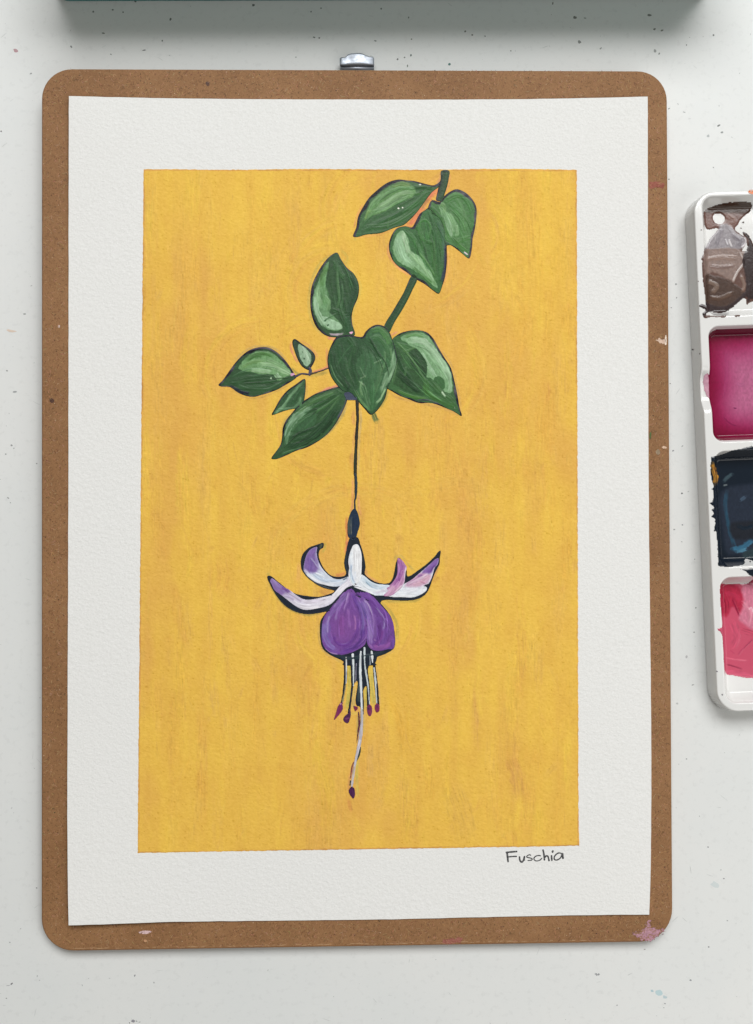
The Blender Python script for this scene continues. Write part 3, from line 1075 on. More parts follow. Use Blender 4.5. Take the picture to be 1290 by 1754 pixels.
# ragged salmon rim of the masked edge
for a, b2 in (((246, 291), (988, 292)), ((987, 292), (991, 1448)), ((991, 1448), (237, 1460)), ((237, 1460), (247, 291))):
    n = 14
    pts = [(a[0] + (b2[0] - a[0]) * t / n, a[1] + (b2[1] - a[1]) * t / n) for t in range(n + 1)]
    bgc.stroke(pts, 2.6, (206, 140, 78), op=.75, streak=.9, h=.0, soft=.8, ends=0)
for i in range(420):
    x, y = rnd.uniform(240, 990), rnd.uniform(290, 1450)
    L = rnd.uniform(8, 40)
    a = rnd.gauss(0, .35)
    bgc.stroke([(x, y), (x + L * math.sin(a) * .5, y + L * .5), (x + L * math.sin(a), y + L)], rnd.uniform(3, 12), rnd.choice(YEL), op=rnd.uniform(.2, .5), streak=1.0, h=rnd.uniform(.01, .03), soft=1.6, ends=.35)
mot = fbm(X / 34, Y / 44, 91, 4)
bgc.col += (mot - .5)[..., None] * np.array((8, 13, 4))
sp = vnoise(X / 2.1, Y / 2.1, 77)
bgc.col += np.array((6, 9, 8))
bgc.col = bgc.col + ((fbm(X / 3.2, Y / 2.2, 71, 2) - .5) * 14)[..., None] - (sstep(.90, .97, sp) * 22)[..., None]
bgc.h += .03 * fbm(X / 2.2, Y / 26, 31, 2) + .02 * fbm(X / 7, Y / 60, 33, 2)
sd = sdf(edge, X, Y) + (fbm(X / 5, Y / 5, 61, 2) - .5) * 1.6
coat_mesh('painted_background', bgc, sd, .00004, pt, m_paint, 'yellow painted rectangle behind the flower', base=.00001)
ZB = .00013     # leaves lie on the ground coat


# ---------------------------------------------------------------- leaves
def coat_for(polys, base, step=.9, pad=3):
    X, Y = grid(polys, step, pad)
    return Coat(X, Y, base)


def inside(k, poly, dx=0, dy=0):
    return sdf(poly, k.X - dx, k.Y - dy)


def leaf(out, border, shift, base, ops, name='leaf', z=ZB, parent=pt, edgec=NAVY, flow=None, label=None, smooth=True):
    P = catmull(out, 3, True) if smooth else np.array(out)
    k = coat_for([P], edgec, .7)
    sd = inside(k, P)
    SEED[0] += 1
    inn = sdf(P, k.X - shift[0], k.Y - shift[1]) + (border + .5) * (.05 + 1.5 * vnoise(k.X / 15, k.Y / 15, SEED[0] + 7)) + (fbm(k.X / 4, k.Y / 4, SEED[0], 3) - .5) * 2.0
    k.col = k.col + ((fbm(k.X / 12, k.Y / 12, SEED[0] + 11, 2) - .42) * 125)[..., None] * np.array((1, 1, .8)) * (1 if z < ZB + .00007 else 0)
    inn = np.maximum(inn, sd + .6)
    if border <= 0:
        inn = sd - 1.2
        k.softmul = 2.4
    a = sstep(.6, -.6, inn)[..., None]
    k.col = k.col * (1 - a) + np.array(base, float) * a
    k.h += .02
    k.col *= (1 + .18 * (fbm(k.X / 3, k.Y / 3, SEED[0] + 2, 2) - .5))[..., None]
    if flow:
        p0, p1, bow, n, cols, w = flow
        p0, p1 = np.array(p0, float), np.array(p1, float)
        ax = p1 - p0
        nr = np.array((-ax[1], ax[0]))
        r = random.Random(SEED[0])
        for i in range(n):
            q = r.uniform(-1, 1)
            s0, s1 = r.uniform(0, .35), r.uniform(.6, 1)
            pts = []
            for t in np.linspace(s0, s1, 5):
                pts.append(tuple(p0 + ax * t + nr * (q * bow * 4 * t * (1 - t))))
            k.stroke(pts, r.uniform(w * .5, w * 1.3), r.choice(cols), op=r.uniform(.35, .8), streak=.8, h=r.uniform(.02, .06), clip=inn, ends=.25)
    for q in range(2):
        if not flow:
            break
        r = random.Random(SEED[0] + 5)
        if q == 0:
            for o in ops:
                lay(k, o, inn)
        else:
            lo, hi = np.array(min(cols, key=sum), float) * .82, np.array(max(cols, key=sum), float) * 1.28
            for i in range(15):
                g = r.uniform(-1, 1)
                s0 = r.uniform(.02, .7)
                s1 = min(s0 + r.uniform(.1, .35), .97)
                pts = [tuple(p0 + ax * t + nr * (g * bow * 4 * t * (1 - t))) for t in np.linspace(s0, s1, 4)]
                k.stroke(pts, r.uniform(.9, 1.7), lo if r.random() < .5 else hi, op=r.uniform(.4, .75), streak=.6, h=r.uniform(.03, .08), clip=inn, ends=.3)
    if not flow:
        for o in ops:
            lay(k, o, inn)
    if name == 'leaf':
        c0 = np.array((74, 114, 78.))
        k.col = (k.col - c0) * 1.2 + c0 + np.array((0, -5, -8))
        hi = np.clip(k.col.mean(-1) - 100, 0, 60)[..., None]
        k.col += hi * np.array((.45, .32, .45))
    return coat_mesh(name, k, sd, z, parent, m_thick, label, base=z - .00006, relief=1.6)


def lay(k, o, inn):
    kw = dict(o[4]) if len(o) > 4 else {}
    kw.setdefault('clip', inn)
    if o[0] == 's':
        k.stroke(o[1], o[2], o[3], **kw)
    else:
        k.fill(o[1], o[3], soft=o[2], **kw)


GD, GM, GL, GP, GX = (50, 90, 60), (66, 112, 72), (96, 144, 94), (128, 172, 132), (38, 72, 50)
GY = (98, 136, 78)

# hanging stems first
leaf(A([(872, 62), (942, 62), (937, 130), (922, 200), (902, 260), (890, 312), (868, 322), (828, 312), (836, 260), (852, 190), (868, 130)]), .8, (.6, 0), (46, 70, 46),
     [('s', A([(920, 70), (905, 180), (870, 300)]), 5, (56, 84, 52)), ('s', A([(880, 90), (862, 200)]), 3, (40, 58, 52)), ('s', A([(890, 64), (930, 66)]), 3, (60, 66, 76))],
     'stem', label='dark green stem entering at the top edge of the yellow')
leaf([(706, 470), (715, 478), (707, 496), (699, 513), (688, 533), (676, 552), (666, 572), (661, 568), (657, 562), (662, 550), (671, 536), (681, 519), (692, 500)], .5, (.5, 0), (42, 74, 44),
     [('s', [(712, 478), (696, 512), (668, 562)], 4, (50, 86, 50))], 'stem', label='green stem between the upper and the middle leaves')

# upper left leaf
leaf(A([(122, 618), (150, 545), (165, 455), (205, 375), (260, 290), (330, 225), (385, 182), (440, 152), (510, 136), (580, 143), (640, 148), (700, 163), (750, 176), (800, 186), (838, 172),
        (872, 145), (856, 195), (800, 240), (770, 275), (740, 315), (700, 372), (650, 435), (600, 485), (550, 525), (480, 545), (410, 574), (350, 594), (290, 600), (230, 606), (165, 625)]),
     2.3, (2.2, 1.6), (60, 104, 66),
     [('f', A([(215, 490), (260, 360), (320, 280), (400, 220), (480, 172), (560, 160), (625, 185), (655, 225), (630, 290), (560, 305), (480, 350), (400, 405), (300, 440), (240, 470)]), 2.5, (88, 134, 84)),
      ('s', A([(300, 375), (345, 310), (430, 250), (520, 212)]), 8, GL), ('s', A([(250, 420), (290, 340), (360, 270)]), 6, GL), ('s', A([(330, 372), (420, 325), (520, 262), (640, 245)]), 8, (118, 162, 116)),
      ('s', A([(290, 410), (390, 380), (480, 330), (600, 290)]), 8, (104, 150, 104)), ('s', A([(470, 185), (540, 170), (610, 195)]), 8, GY), ('s', A([(420, 240), (520, 205), (640, 215)]), 6, (92, 142, 92)),
      ('s', A([(225, 470), (245, 420), (270, 400)]), 4, (120, 160, 92)), ('s', A([(230, 560), (330, 500), (480, 440), (620, 360)]), 8, (54, 98, 62)),
      ('s', A([(250, 540), (380, 530), (520, 480), (640, 400)]), 9, (68, 110, 72)), ('s', A([(640, 200), (720, 200), (800, 205)]), 8, (52, 94, 56)), ('s', A([(560, 420), (680, 320), (760, 230)]), 9, (62, 112, 66)),
      ('s', A([(420, 560), (420, 500), (445, 450)]), 3, (72, 118, 72)), ('s', A([(650, 260), (690, 250)]), 5, (84, 132, 82)),
      ('f', A([(503, 380), (511, 376), (516, 384), (508, 388)]), .6, (206, 222, 200)), ('f', A([(538, 374), (548, 370), (550, 377), (542, 380)]), .6, (206, 222, 200)),
      ('f', A([(682, 178), (700, 174), (702, 182), (690, 184)]), .6, (170, 190, 170), {'clip': None})],
     flow=(A([(840, 180)])[0], A([(150, 600)])[0], .22, 26, [(56, 100, 62), (70, 116, 72), (64, 108, 66)], 5), label='large leaf at the upper left, with pale brush strokes')

# upper right leaf
leaf(A([(862, 326), (900, 276), (950, 238), (1010, 218), (1080, 248), (1132, 298), (1168, 360), (1174, 430), (1164, 520), (1154, 580), (1140, 640), (1134, 720), (1112, 808), (1060, 774), (1000, 726),
        (950, 694), (908, 694), (896, 620), (888, 540), (858, 470), (800, 432), (763, 392), (768, 350), (798, 310)]),
     2.2, (-1.0, 1.8), (72, 122, 74),
     [('s', A([(850, 350), (900, 430), (940, 520), (965, 640)]), [4, 10, 12, 5], GP), ('s', A([(840, 345), (890, 350), (900, 420)]), 6, (104, 152, 100)), ('s', A([(930, 420), (970, 500), (990, 600)]), 10, (110, 158, 110)),
      ('s', A([(920, 310), (1000, 270), (1060, 280)]), 9, (78, 130, 76)), ('s', A([(1050, 270), (1110, 340), (1140, 440), (1130, 560)]), 9, (70, 122, 72)), ('s', A([(960, 340), (1030, 420), (1060, 560), (1090, 720)]), 10, (78, 128, 80)),
      ('s', A([(1000, 300), (1060, 420), (1080, 560)]), 8, (86, 136, 86)), ('s', A([(980, 640), (1040, 700), (1090, 740)]), 10, (70, 120, 66)), ('s', A([(1020, 660), (1110, 620)]), 9, (74, 126, 72)),
      ('s', A([(780, 360), (830, 410), (880, 470)]), 5, (58, 104, 64)), ('s', A([(1000, 520), (1010, 620)]), 7, (112, 160, 112)),
      ('s', A([(1065, 752), (1100, 778)]), 2.4, (210, 206, 214), {'clip': None}), ('s', A([(905, 670), (940, 685)]), 4, (34, 44, 62), {'clip': None})],
     flow=(A([(870, 330)])[0], A([(1110, 790)])[0], .28, 22, [(66, 116, 70), (80, 130, 80), (74, 124, 72)], 5), label='leaf at the upper right under the stem')

# upper middle heart leaf
leaf(A([(505, 545), (570, 533), (622, 543), (652, 498), (690, 428), (740, 393), (776, 372), (832, 428), (884, 480), (908, 560), (918, 660), (921, 760), (920, 850), (907, 960), (882, 1040), (853, 1108), (800, 1078),
        (730, 1024), (640, 974), (578, 924), (518, 884), (468, 834), (437, 772), (427, 700), (438, 640), (468, 580)]),
     2.4, (.6, 0), (58, 108, 64),
     [('f', A([(475, 650), (505, 590), (550, 570), (592, 640), (614, 740), (690, 790), (740, 850), (800, 950), (845, 1060), (780, 1015), (700, 955), (620, 895), (540, 855), (488, 805), (462, 730)]), 1.6, (108, 156, 110)),
      ('s', A([(515, 610), (525, 700), (560, 800), (610, 860)]), 12, (126, 174, 132)), ('s', A([(545, 590), (570, 680), (600, 770)]), 6, (140, 180, 140)), ('s', A([(490, 660), (500, 740), (540, 820)]), 7, (116, 162, 122)),
      ('s', A([(610, 760), (690, 840), (770, 950), (830, 1050)]), 7, (118, 164, 116)), ('s', A([(630, 880), (720, 950), (800, 1020)]), 5, (76, 128, 72)), ('s', A([(570, 570), (640, 640), (700, 760), (760, 880)]), 7, (72, 124, 76)),
      ('s', A([(660, 590), (720, 700), (750, 820), (770, 890)]), 6, (46, 92, 52)), ('s', A([(700, 450), (680, 540), (720, 660)]), 8, (66, 120, 66)), ('s', A([(760, 420), (800, 520), (830, 680), (830, 850)]), 9, (54, 104, 62)),
      ('s', A([(800, 640), (810, 780), (820, 920), (830, 1020)]), 8, (64, 112, 64)), ('s', A([(840, 480), (885, 600), (895, 740), (880, 880)]), 7, (70, 112, 86)), ('s', A([(690, 500), (740, 480), (780, 540), (760, 640)]), 4, (76, 130, 76)),
      ('s', A([(740, 660), (800, 680)]), 6, (60, 110, 62)), ('s', A([(690, 760), (760, 850), (820, 960)]), 3, (92, 140, 88)),
      ('s', A([(905, 700), (905, 860), (870, 1010)]), 4, (48, 62, 88), {'clip': None})],
     flow=(A([(720, 400)])[0], A([(845, 1080)])[0], .2, 18, [(52, 100, 58), (66, 118, 68), (60, 110, 66)], 4), label='heart shaped leaf at the top, pale on its left half')

# tall middle leaf
leaf(Bq([(1002, 58), (1032, 110), (1080, 178), (1132, 222), (1168, 288), (1176, 350), (1164, 420), (1134, 490), (1118, 560), (1124, 630), (1144, 704), (1100, 724), (1050, 724), (1000, 728), (940, 722), (888, 698), (836, 642),
         (806, 570), (791, 490), (791, 400), (806, 310), (846, 220), (896, 140), (948, 84)]),
     1.9, (1.5, .2), (52, 90, 60),
     [('f', Bq([(940, 120), (922, 220), (912, 300), (938, 380), (948, 450), (934, 520), (975, 560), (1015, 600), (1050, 655), (1000, 675), (930, 664), (880, 624), (838, 560), (812, 460), (822, 360), (858, 280), (890, 200)]), 1.8, (96, 142, 100)),
      ('s', Bq([(840, 400), (835, 470), (855, 550), (910, 640)]), 9, (136, 180, 142)), ('s', Bq([(860, 330), (850, 400), (880, 480)]), 8, (116, 164, 116)), ('s', Bq([(925, 160), (890, 240), (880, 330)]), 8, (84, 132, 76)),
      ('s', Bq([(900, 240), (890, 360), (910, 480)]), 8, (92, 142, 92)), ('f', Bq([(885, 560), (950, 580), (1010, 610), (1045, 650), (1000, 668), (930, 655), (900, 610)]), 1.2, (124, 168, 130)),
      ('s', Bq([(900, 400), (940, 440), (930, 520)]), 6, (104, 152, 104)), ('s', Bq([(905, 590), (960, 560), (1000, 540)]), 3, GM), ('f', Bq([(895, 595), (915, 590), (910, 605)]), .7, (60, 100, 70)), ('f', Bq([(920, 630), (940, 622), (930, 640)]), .7, (60, 100, 70)),
      ('s', Bq([(985, 110), (1010, 180), (1050, 260)]), 10, (64, 108, 70)), ('s', Bq([(960, 130), (940, 250), (930, 340), (960, 440)]), 7, (52, 92, 58)), ('s', Bq([(1000, 200), (1008, 300), (1020, 420), (1000, 500)]), 4, (80, 122, 82)),
      ('s', Bq([(1040, 300), (1045, 430), (1020, 520)]), 3.5, (74, 116, 80)), ('s', Bq([(960, 500), (1040, 540), (1060, 630)]), 8, (62, 104, 70)), ('s', Bq([(1090, 230), (1140, 320), (1120, 440), (1090, 560)]), 12, (46, 84, 58)),
      ('s', Bq([(1080, 560), (1090, 640), (1100, 690)]), 9, (52, 96, 64)), ('s', Bq([(1060, 420), (1070, 540)]), 6, (58, 98, 66)),
      ('s', Bq([(940, 700), (1000, 706), (1050, 696)]), 3, (178, 168, 178), {'clip': None}), ('f', Bq([(1098, 690), (1124, 686), (1114, 700)]), .8, (200, 166, 184), {'clip': None})],
     flow=(Bq([(1000, 70)])[0], Bq([(1110, 710)])[0], .22, 18, [(46, 84, 56), (58, 98, 64), (52, 90, 60)], 4.5), label='tall leaf pointing up from the middle cluster')

# tiny leaf
leaf(Cq([(703, 112), (718, 102), (737, 110), (782, 143), (842, 183), (884, 225), (894, 270), (873, 322), (842, 364), (820, 362), (778, 332), (742, 272), (712, 190), (698, 140)]), 2.0, (0, 0), (52, 82, 62),
     [('f', Cq([(745, 155), (780, 138), (822, 190), (858, 240), (854, 300), (822, 334), (785, 302), (757, 230)]), 1.2, (118, 158, 124)), ('s', Cq([(775, 160), (810, 220), (835, 300)]), 5, (138, 176, 142)),
      ('f', Cq([(780, 205), (795, 210), (785, 225)]), .7, (60, 90, 70)), ('f', Cq([(795, 265), (806, 262), (800, 280)]), .7, (60, 90, 70))], label='tiny bud like leaf above the side twig')

# left leaf
leaf(Cq([(70, 492), (108, 452), (160, 378), (220, 297), (290, 226), (360, 186), (430, 171), (500, 176), (572, 217), (642, 287), (692, 358), (724, 410), (732, 432), (690, 464), (640, 494), (570, 534), (500, 560), (430, 580),
         (370, 595), (300, 585), (230, 555), (170, 512), (100, 508)]),
     2.6, (.5, .9), (54, 92, 62),
     [('f', Cq([(240, 348), (300, 266), (380, 214), (470, 208), (540, 230), (604, 286), (664, 338), (698, 400), (630, 430), (575, 455), (545, 412), (500, 400), (430, 402), (350, 382), (280, 372)]), 1.2, (98, 146, 98)),
      ('s', Cq([(300, 290), (370, 240), (460, 225), (540, 250)]), 7, (80, 128, 76)), ('s', Cq([(270, 345), (360, 300), (460, 290)]), 6, (100, 146, 92)), ('s', Cq([(340, 365), (430, 370), (520, 380)]), 7, (128, 172, 130)),
      ('s', Cq([(420, 320), (540, 330), (640, 380), (690, 400)]), 9, (126, 170, 124)), ('s', Cq([(480, 280), (560, 310), (640, 350)]), 6, (110, 158, 108)), ('s', Cq([(560, 400), (590, 440)]), 8, (122, 164, 126)),
      ('s', Cq([(330, 280), (380, 250), (440, 250)]), 4, (64, 110, 62)), ('s', Cq([(180, 470), (320, 440), (480, 440), (560, 470)]), 12, (50, 88, 58)), ('s', Cq([(220, 510), (360, 510), (480, 510)]), 10, (58, 98, 66)),
      ('s', Cq([(250, 500), (360, 530), (500, 520), (620, 465)]), 4, (66, 106, 74)), ('f', Cq([(510, 440), (520, 424), (526, 446)]), .6, (140, 180, 140)),
      ('s', Cq([(320, 200), (430, 180), (540, 205), (640, 295)]), 3, (92, 98, 104), {'clip': None}), ('s', Cq([(170, 500), (260, 545), (340, 565)]), 5, (36, 46, 66), {'clip': None}),
      ('f', Cq([(684, 400), (706, 388), (718, 406), (694, 418)]), .8, (178, 146, 168), {'clip': None})],
     flow=(Cq([(720, 425)])[0], Cq([(100, 490)])[0], .2, 12, [(50, 88, 58), (60, 100, 68)], 5), label='leaf furthest left with a pale upper half')

# small leaf under the twig
leaf(Cq([(803, 440), (813, 500), (808, 570), (793, 652), (762, 693), (700, 698), (620, 718), (524, 750), (552, 690), (598, 608), (658, 538), (728, 488)]), .9, (.7, .4), (58, 98, 68),
     [('s', Cq([(540, 738), (620, 680), (680, 590), (740, 520), (790, 470)]), 5, (108, 154, 114)), ('s', Cq([(580, 700), (700, 690), (750, 650), (780, 580)]), 4, (104, 150, 112)), ('s', Cq([(700, 640), (750, 560), (780, 510)]), 8, (54, 94, 64)),
      ('s', Cq([(660, 560), (620, 620)]), 4, (48, 84, 60)), ('s', Cq([(760, 600), (770, 680)]), 4, (92, 138, 100))], label='small narrow leaf below the side twig')

# lower left leaf
leaf(Cq([(520, 1114), (558, 1060), (598, 1000), (612, 930), (617, 860), (647, 790), (698, 728), (758, 656), (830, 606), (900, 566), (1000, 531), (1100, 506), (1160, 528), (1170, 600), (1144, 682), (1104, 764), (1054, 844), (992, 916),
         (912, 976), (820, 1026), (740, 1050), (660, 1086), (590, 1116), (545, 1126)]),
     1.4, (.4, .4), (56, 96, 64),
     [('s', Cq([(650, 960), (660, 880), (720, 780), (860, 670)]), [7, 12, 14, 8], (122, 166, 130)), ('s', Cq([(740, 720), (860, 640), (1000, 580), (1080, 550)]), 9, (84, 130, 84)), ('s', Cq([(690, 890), (780, 790), (880, 740)]), 5, (76, 122, 84)),
      ('s', Cq([(800, 730), (900, 700), (860, 760)]), 4, (50, 88, 60)), ('f', Cq([(720, 890), (760, 820), (830, 770), (900, 745), (890, 830), (820, 870)]), 1.4, (60, 102, 70)), ('s', Cq([(680, 940), (800, 890), (920, 840), (1020, 730)]), 5, (40, 76, 52)),
      ('s', Cq([(650, 1020), (780, 990), (900, 920), (1020, 800), (1100, 680)]), 10, (38, 74, 50)), ('s', Cq([(700, 960), (850, 920), (980, 800), (1080, 640)]), 7, (46, 86, 58)), ('s', Cq([(880, 680), (980, 630), (1080, 570)]), 6, (52, 94, 60)),
      ('s', Cq([(900, 720), (1000, 660), (1110, 580)]), 4, (76, 122, 78)), ('s', Cq([(930, 800), (1020, 700), (1100, 600)]), 3, (72, 114, 74)), ('s', Cq([(640, 1000), (660, 930), (700, 900)]), 5, (96, 140, 104)),
      ('s', Cq([(600, 1080), (700, 1050), (820, 1010)]), 3, (80, 124, 86)), ('s', Cq([(560, 1100), (620, 1050)]), 6, (58, 92, 62)), ('s', Cq([(1100, 530), (1140, 560)]), 8, (74, 108, 80)),
      ('s', Cq([(1165, 590), (1130, 690), (1080, 780)]), 3.4, (82, 88, 108), {'clip': None})],
     flow=(Cq([(1140, 530)])[0], Cq([(560, 1100)])[0], .2, 18, [(48, 86, 56), (60, 102, 66), (54, 94, 62)], 4), label='long leaf hanging to the lower left')

# right leaf
leaf(Dq([(653, 215), (690, 172), (750, 142), (850, 126), (942, 141), (1003, 196), (1049, 277), (1104, 368), (1154, 448), (1184, 560), (1210, 680), (1226, 780), (1246, 858), (1180, 820), (1100, 785), (1020, 755), (960, 745), (880, 746),
         (800, 716), (720, 685), (650, 645), (606, 612), (638, 540), (668, 470), (688, 390), (678, 310)]),
     2.0, (-1.1, .3), (62, 106, 68),
     [('f', Dq([(720, 190), (850, 148), (945, 165), (1010, 245), (1060, 335), (1125, 420), (1155, 540), (1168, 650), (1100, 650), (1000, 545), (940, 520), (950, 430), (890, 310), (800, 250)]), 1.6, (104, 152, 108)),
      ('s', Dq([(800, 210), (920, 222), (1010, 310), (1090, 420), (1140, 520)]), 11, (134, 176, 138)), ('s', Dq([(760, 180), (850, 160), (920, 180)]), 6, (88, 138, 84)), ('s', Dq([(900, 250), (980, 340), (1060, 450), (1120, 560)]), 8, (116, 162, 120)),
      ('s', Dq([(900, 310), (960, 420), (1020, 520)]), 6, (126, 170, 132)), ('s', Dq([(1140, 480), (1150, 600), (1140, 650)]), 6, (128, 172, 132)),
      ('f', Dq([(805, 295), (860, 282), (930, 372), (953, 450), (932, 540), (850, 470), (800, 380)]), 1.0, (50, 88, 58)), ('s', Dq([(830, 320), (880, 400), (930, 500)]), 8, (46, 82, 54)),
      ('f', Dq([(690, 270), (740, 330), (770, 440), (850, 470), (925, 580), (935, 672), (820, 662), (700, 604), (655, 550), (680, 400)]), 1.6, (54, 94, 60)), ('s', Dq([(700, 480), (800, 580), (900, 650)]), 12, (44, 80, 54)),
      ('s', Dq([(700, 330), (740, 450), (820, 540)]), 6, (46, 88, 56)), ('s', Dq([(690, 225), (780, 320), (860, 430), (940, 560)]), 3, (96, 142, 94)), ('s', Dq([(740, 300), (790, 300), (850, 270)]), 4, (92, 140, 90)), ('f', Dq([(1010, 540), (1050, 518), (1095, 550), (1105, 610), (1070, 635), (1020, 600)]), .9, (62, 108, 68)),
      ('s', Dq([(940, 560), (960, 660), (1060, 720), (1190, 780)]), 11, (66, 116, 62)), ('s', Dq([(1000, 580), (1080, 660), (1180, 740)]), 10, (68, 112, 70)), ('s', Dq([(700, 640), (820, 690), (950, 710)]), 5, (76, 130, 62)),
      ('s', Dq([(1075, 650), (1105, 690)]), 3, (150, 186, 150)), ('s', Dq([(770, 440), (760, 520)]), 4, (74, 118, 78)), ('s', Dq([(860, 720), (960, 722), (1080, 765)]), 2.4, (72, 84, 96), {'clip': None}),
      ('f', Dq([(1180, 772), (1192, 790), (1184, 792)]), .7, (196, 188, 184), {'clip': None}), ('s', Dq([(660, 570), (690, 400), (680, 300)]), 3, (110, 156, 108))],
     flow=(Dq([(680, 230)])[0], Dq([(1225, 810)])[0], .25, 16, [(60, 104, 66), (72, 118, 76), (84, 132, 86)], 4), label='leaf to the right of the middle cluster with dark patches')

# central heart leaf
leaf(Dq([(176, 190), (240, 172), (300, 166), (350, 180), (402, 182), (428, 140), (478, 97), (530, 80), (592, 97), (634, 148), (660, 220), (680, 280), (695, 370), (686, 440), (655, 522), (616, 620), (596, 702), (554, 775), (512, 824),
         (470, 846), (428, 804), (376, 744), (326, 684), (296, 658), (236, 646), (186, 594), (136, 522), (110, 440), (105, 360), (126, 280)]),
     1.1, (.6, .9), (52, 92, 62),
     [('f', Dq([(430, 190), (480, 120), (540, 105), (600, 150), (650, 260), (680, 370), (650, 500), (600, 620), (540, 740), (480, 820), (420, 760), (350, 680), (380, 560), (340, 420), (420, 320), (540, 360), (500, 260)]), 2.5, (62, 106, 72)),
      ('s', Dq([(470, 130), (540, 115), (600, 170), (640, 250)]), 10, (84, 134, 82)), ('s', Dq([(480, 200), (540, 190), (600, 260), (640, 380)]), 9, (72, 118, 78)), ('s', Dq([(460, 190), (500, 260), (560, 360)]), 4, (44, 80, 54)),
      ('s', Dq([(670, 300), (660, 430), (600, 560), (560, 660)]), [5, 11, 12, 7], (120, 162, 124)), ('s', Dq([(600, 620), (560, 700), (520, 750)]), 3.4, (128, 172, 124)), ('s', Dq([(560, 400), (540, 540), (500, 660)]), 9, (78, 122, 84)),
      ('s', Dq([(390, 580), (420, 640), (440, 720), (470, 800)]), 9, (84, 128, 90)), ('s', Dq([(400, 560), (385, 620), (400, 690)]), 4, (104, 148, 104)), ('s', Dq([(340, 640), (400, 740), (460, 810)]), 4, (94, 142, 92)),
      ('s', Dq([(480, 620), (490, 720), (480, 800)]), 9, (62, 112, 72)), ('s', Dq([(350, 230), (330, 400), (360, 560)]), 10, (50, 88, 60)), ('s', Dq([(400, 260), (440, 400), (420, 540)]), 10, (66, 108, 76)),
      ('s', Dq([(470, 300), (500, 420), (480, 560)]), 7, (70, 114, 80)), ('s', Dq([(260, 370), (280, 480), (330, 590)]), 3.5, (72, 110, 78)), ('s', Dq([(150, 300), (170, 440), (240, 560), (300, 630)]), 12, (48, 84, 58)), ('s', Dq([(210, 240), (230, 360), (260, 520)]), 12, (54, 94, 64)),
      ('s', Dq([(280, 190), (330, 260), (320, 330)]), 9, (56, 98, 64)), ('s', Dq([(290, 600), (270, 640)]), 7, (42, 76, 54)), ('s', Dq([(380, 440), (410, 500), (430, 530)]), 2.2, (112, 150, 114)), ('s', Dq([(380, 540), (420, 520), (430, 510)]), 2.2, (104, 142, 106)),
      ('s', Dq([(500, 410), (560, 380)]), 2.4, (112, 150, 112)), ('s', Dq([(370, 560), (420, 600)]), 2.6, (118, 158, 116)), ('s', Dq([(590, 300), (590, 400), (560, 480)]), 4, (96, 140, 98)), ('s', Dq([(640, 280), (650, 360)]), 4, (96, 142, 98)),
      ('s', Dq([(130, 420), (170, 520), (240, 610)]), 2.2, (92, 134, 96))],
     flow=(Dq([(380, 190)])[0], Dq([(480, 830)])[0], .42, 26, [(48, 86, 58), (58, 100, 66), (66, 110, 74), (52, 92, 62)], 4), z=ZB + .00008, label='dark heart shaped leaf at the centre of the cluster')


# ---------------------------------------------------------------- stalks
def line_part(name, paths, base, z=ZB, parent=pt, label=None, extra=(), step=.7, polys=()):
    """ribbons of paint: paths = [(pts, widths, colour)], polys = [(pts, colour)]"""
    allp = [catmull(p[0], 5) if len(p[0]) > 2 else np.array(p[0]) for p in paths] + [catmull(p[0], 3, True) for p in polys]
    mw = max([np.max(p[1]) for p in paths] + [1])
    X, Y = grid(allp, step, mw / 2 + 2)
    k = Coat(X, Y, base)
    k.h += .02
    sd = np.full(X.shape, 1e9)
    SEED[0] += 1
    wob = (fbm(X / 4, Y / 4, SEED[0], 2) - .5) * .9
    for (p, w, c), q in zip(paths, allp):
        w = np.atleast_1d(np.asarray(w, float)) / 2
        d, sg, t, pos = polydist(q, X, Y)
        hw = np.interp(t, np.linspace(0, 1, len(w)), w)
        sd = np.minimum(sd, d - hw + wob)
        k.stroke(p, list(w * 2 + 1.0), c, op=1, streak=.25, h=.04, ends=0)
    for (p, c), q in zip(polys, allp[len(paths):]):
        sd = np.minimum(sd, sdf(q, X, Y) + wob * .7)
        k.stroke([tuple(z2) for z2 in q] + [tuple(q[0])], 2.4, c, op=1, streak=0, ends=0)
        k.fill(p, c, soft=.8, h=.04)
    for e in extra:
        k.stroke(*e[:3], **(e[3] if len(e) > 3 else {}))
    return coat_mesh(name, k, sd, z, parent, m_thick, label, base=z - .00006, relief=1.6)


line_part('twig', [(Cq([(722, 422), (780, 398), (840, 404), (870, 392)]), [4.4, 3.2, 3.0, 2.6], (66, 62, 78)), (Cq([(845, 405), (852, 372), (845, 350)]), [4.5, 6, 4], (76, 72, 92)),
                   (Cq([(860, 398), (930, 378), (1005, 350)]), [3, 2.2, 2.4], (70, 62, 52))], (66, 62, 78), label='thin side twig carrying three small leaves')
line_part('stalk', [(Iq([(350, 20), (352, 120), (356, 250), (345, 420), (338, 560), (330, 740), (328, 900)]), [6.4, 5.2, 4.8, 5.6, 4.6, 6.0, 5.4], (44, 42, 34)),
                    (Iq([(330, 900), (336, 1000), (334, 1150), (322, 1210), (325, 1310)]), [4.6, 5.6, 4.8, 2.8, 3.6], (46, 58, 66))], (44, 46, 40),
          label='long thin stalk the flower hangs from', polys=[(Iq([(205, -50), (330, -50), (335, 30), (300, 36), (235, 34), (215, 10)]), (66, 74, 94))],
          extra=[(Iq([(330, 560), (318, 740), (325, 880)]), 2, (52, 72, 46)), (Iq([(352, 940), (354, 1100)]), 1.4, (104, 116, 112))])
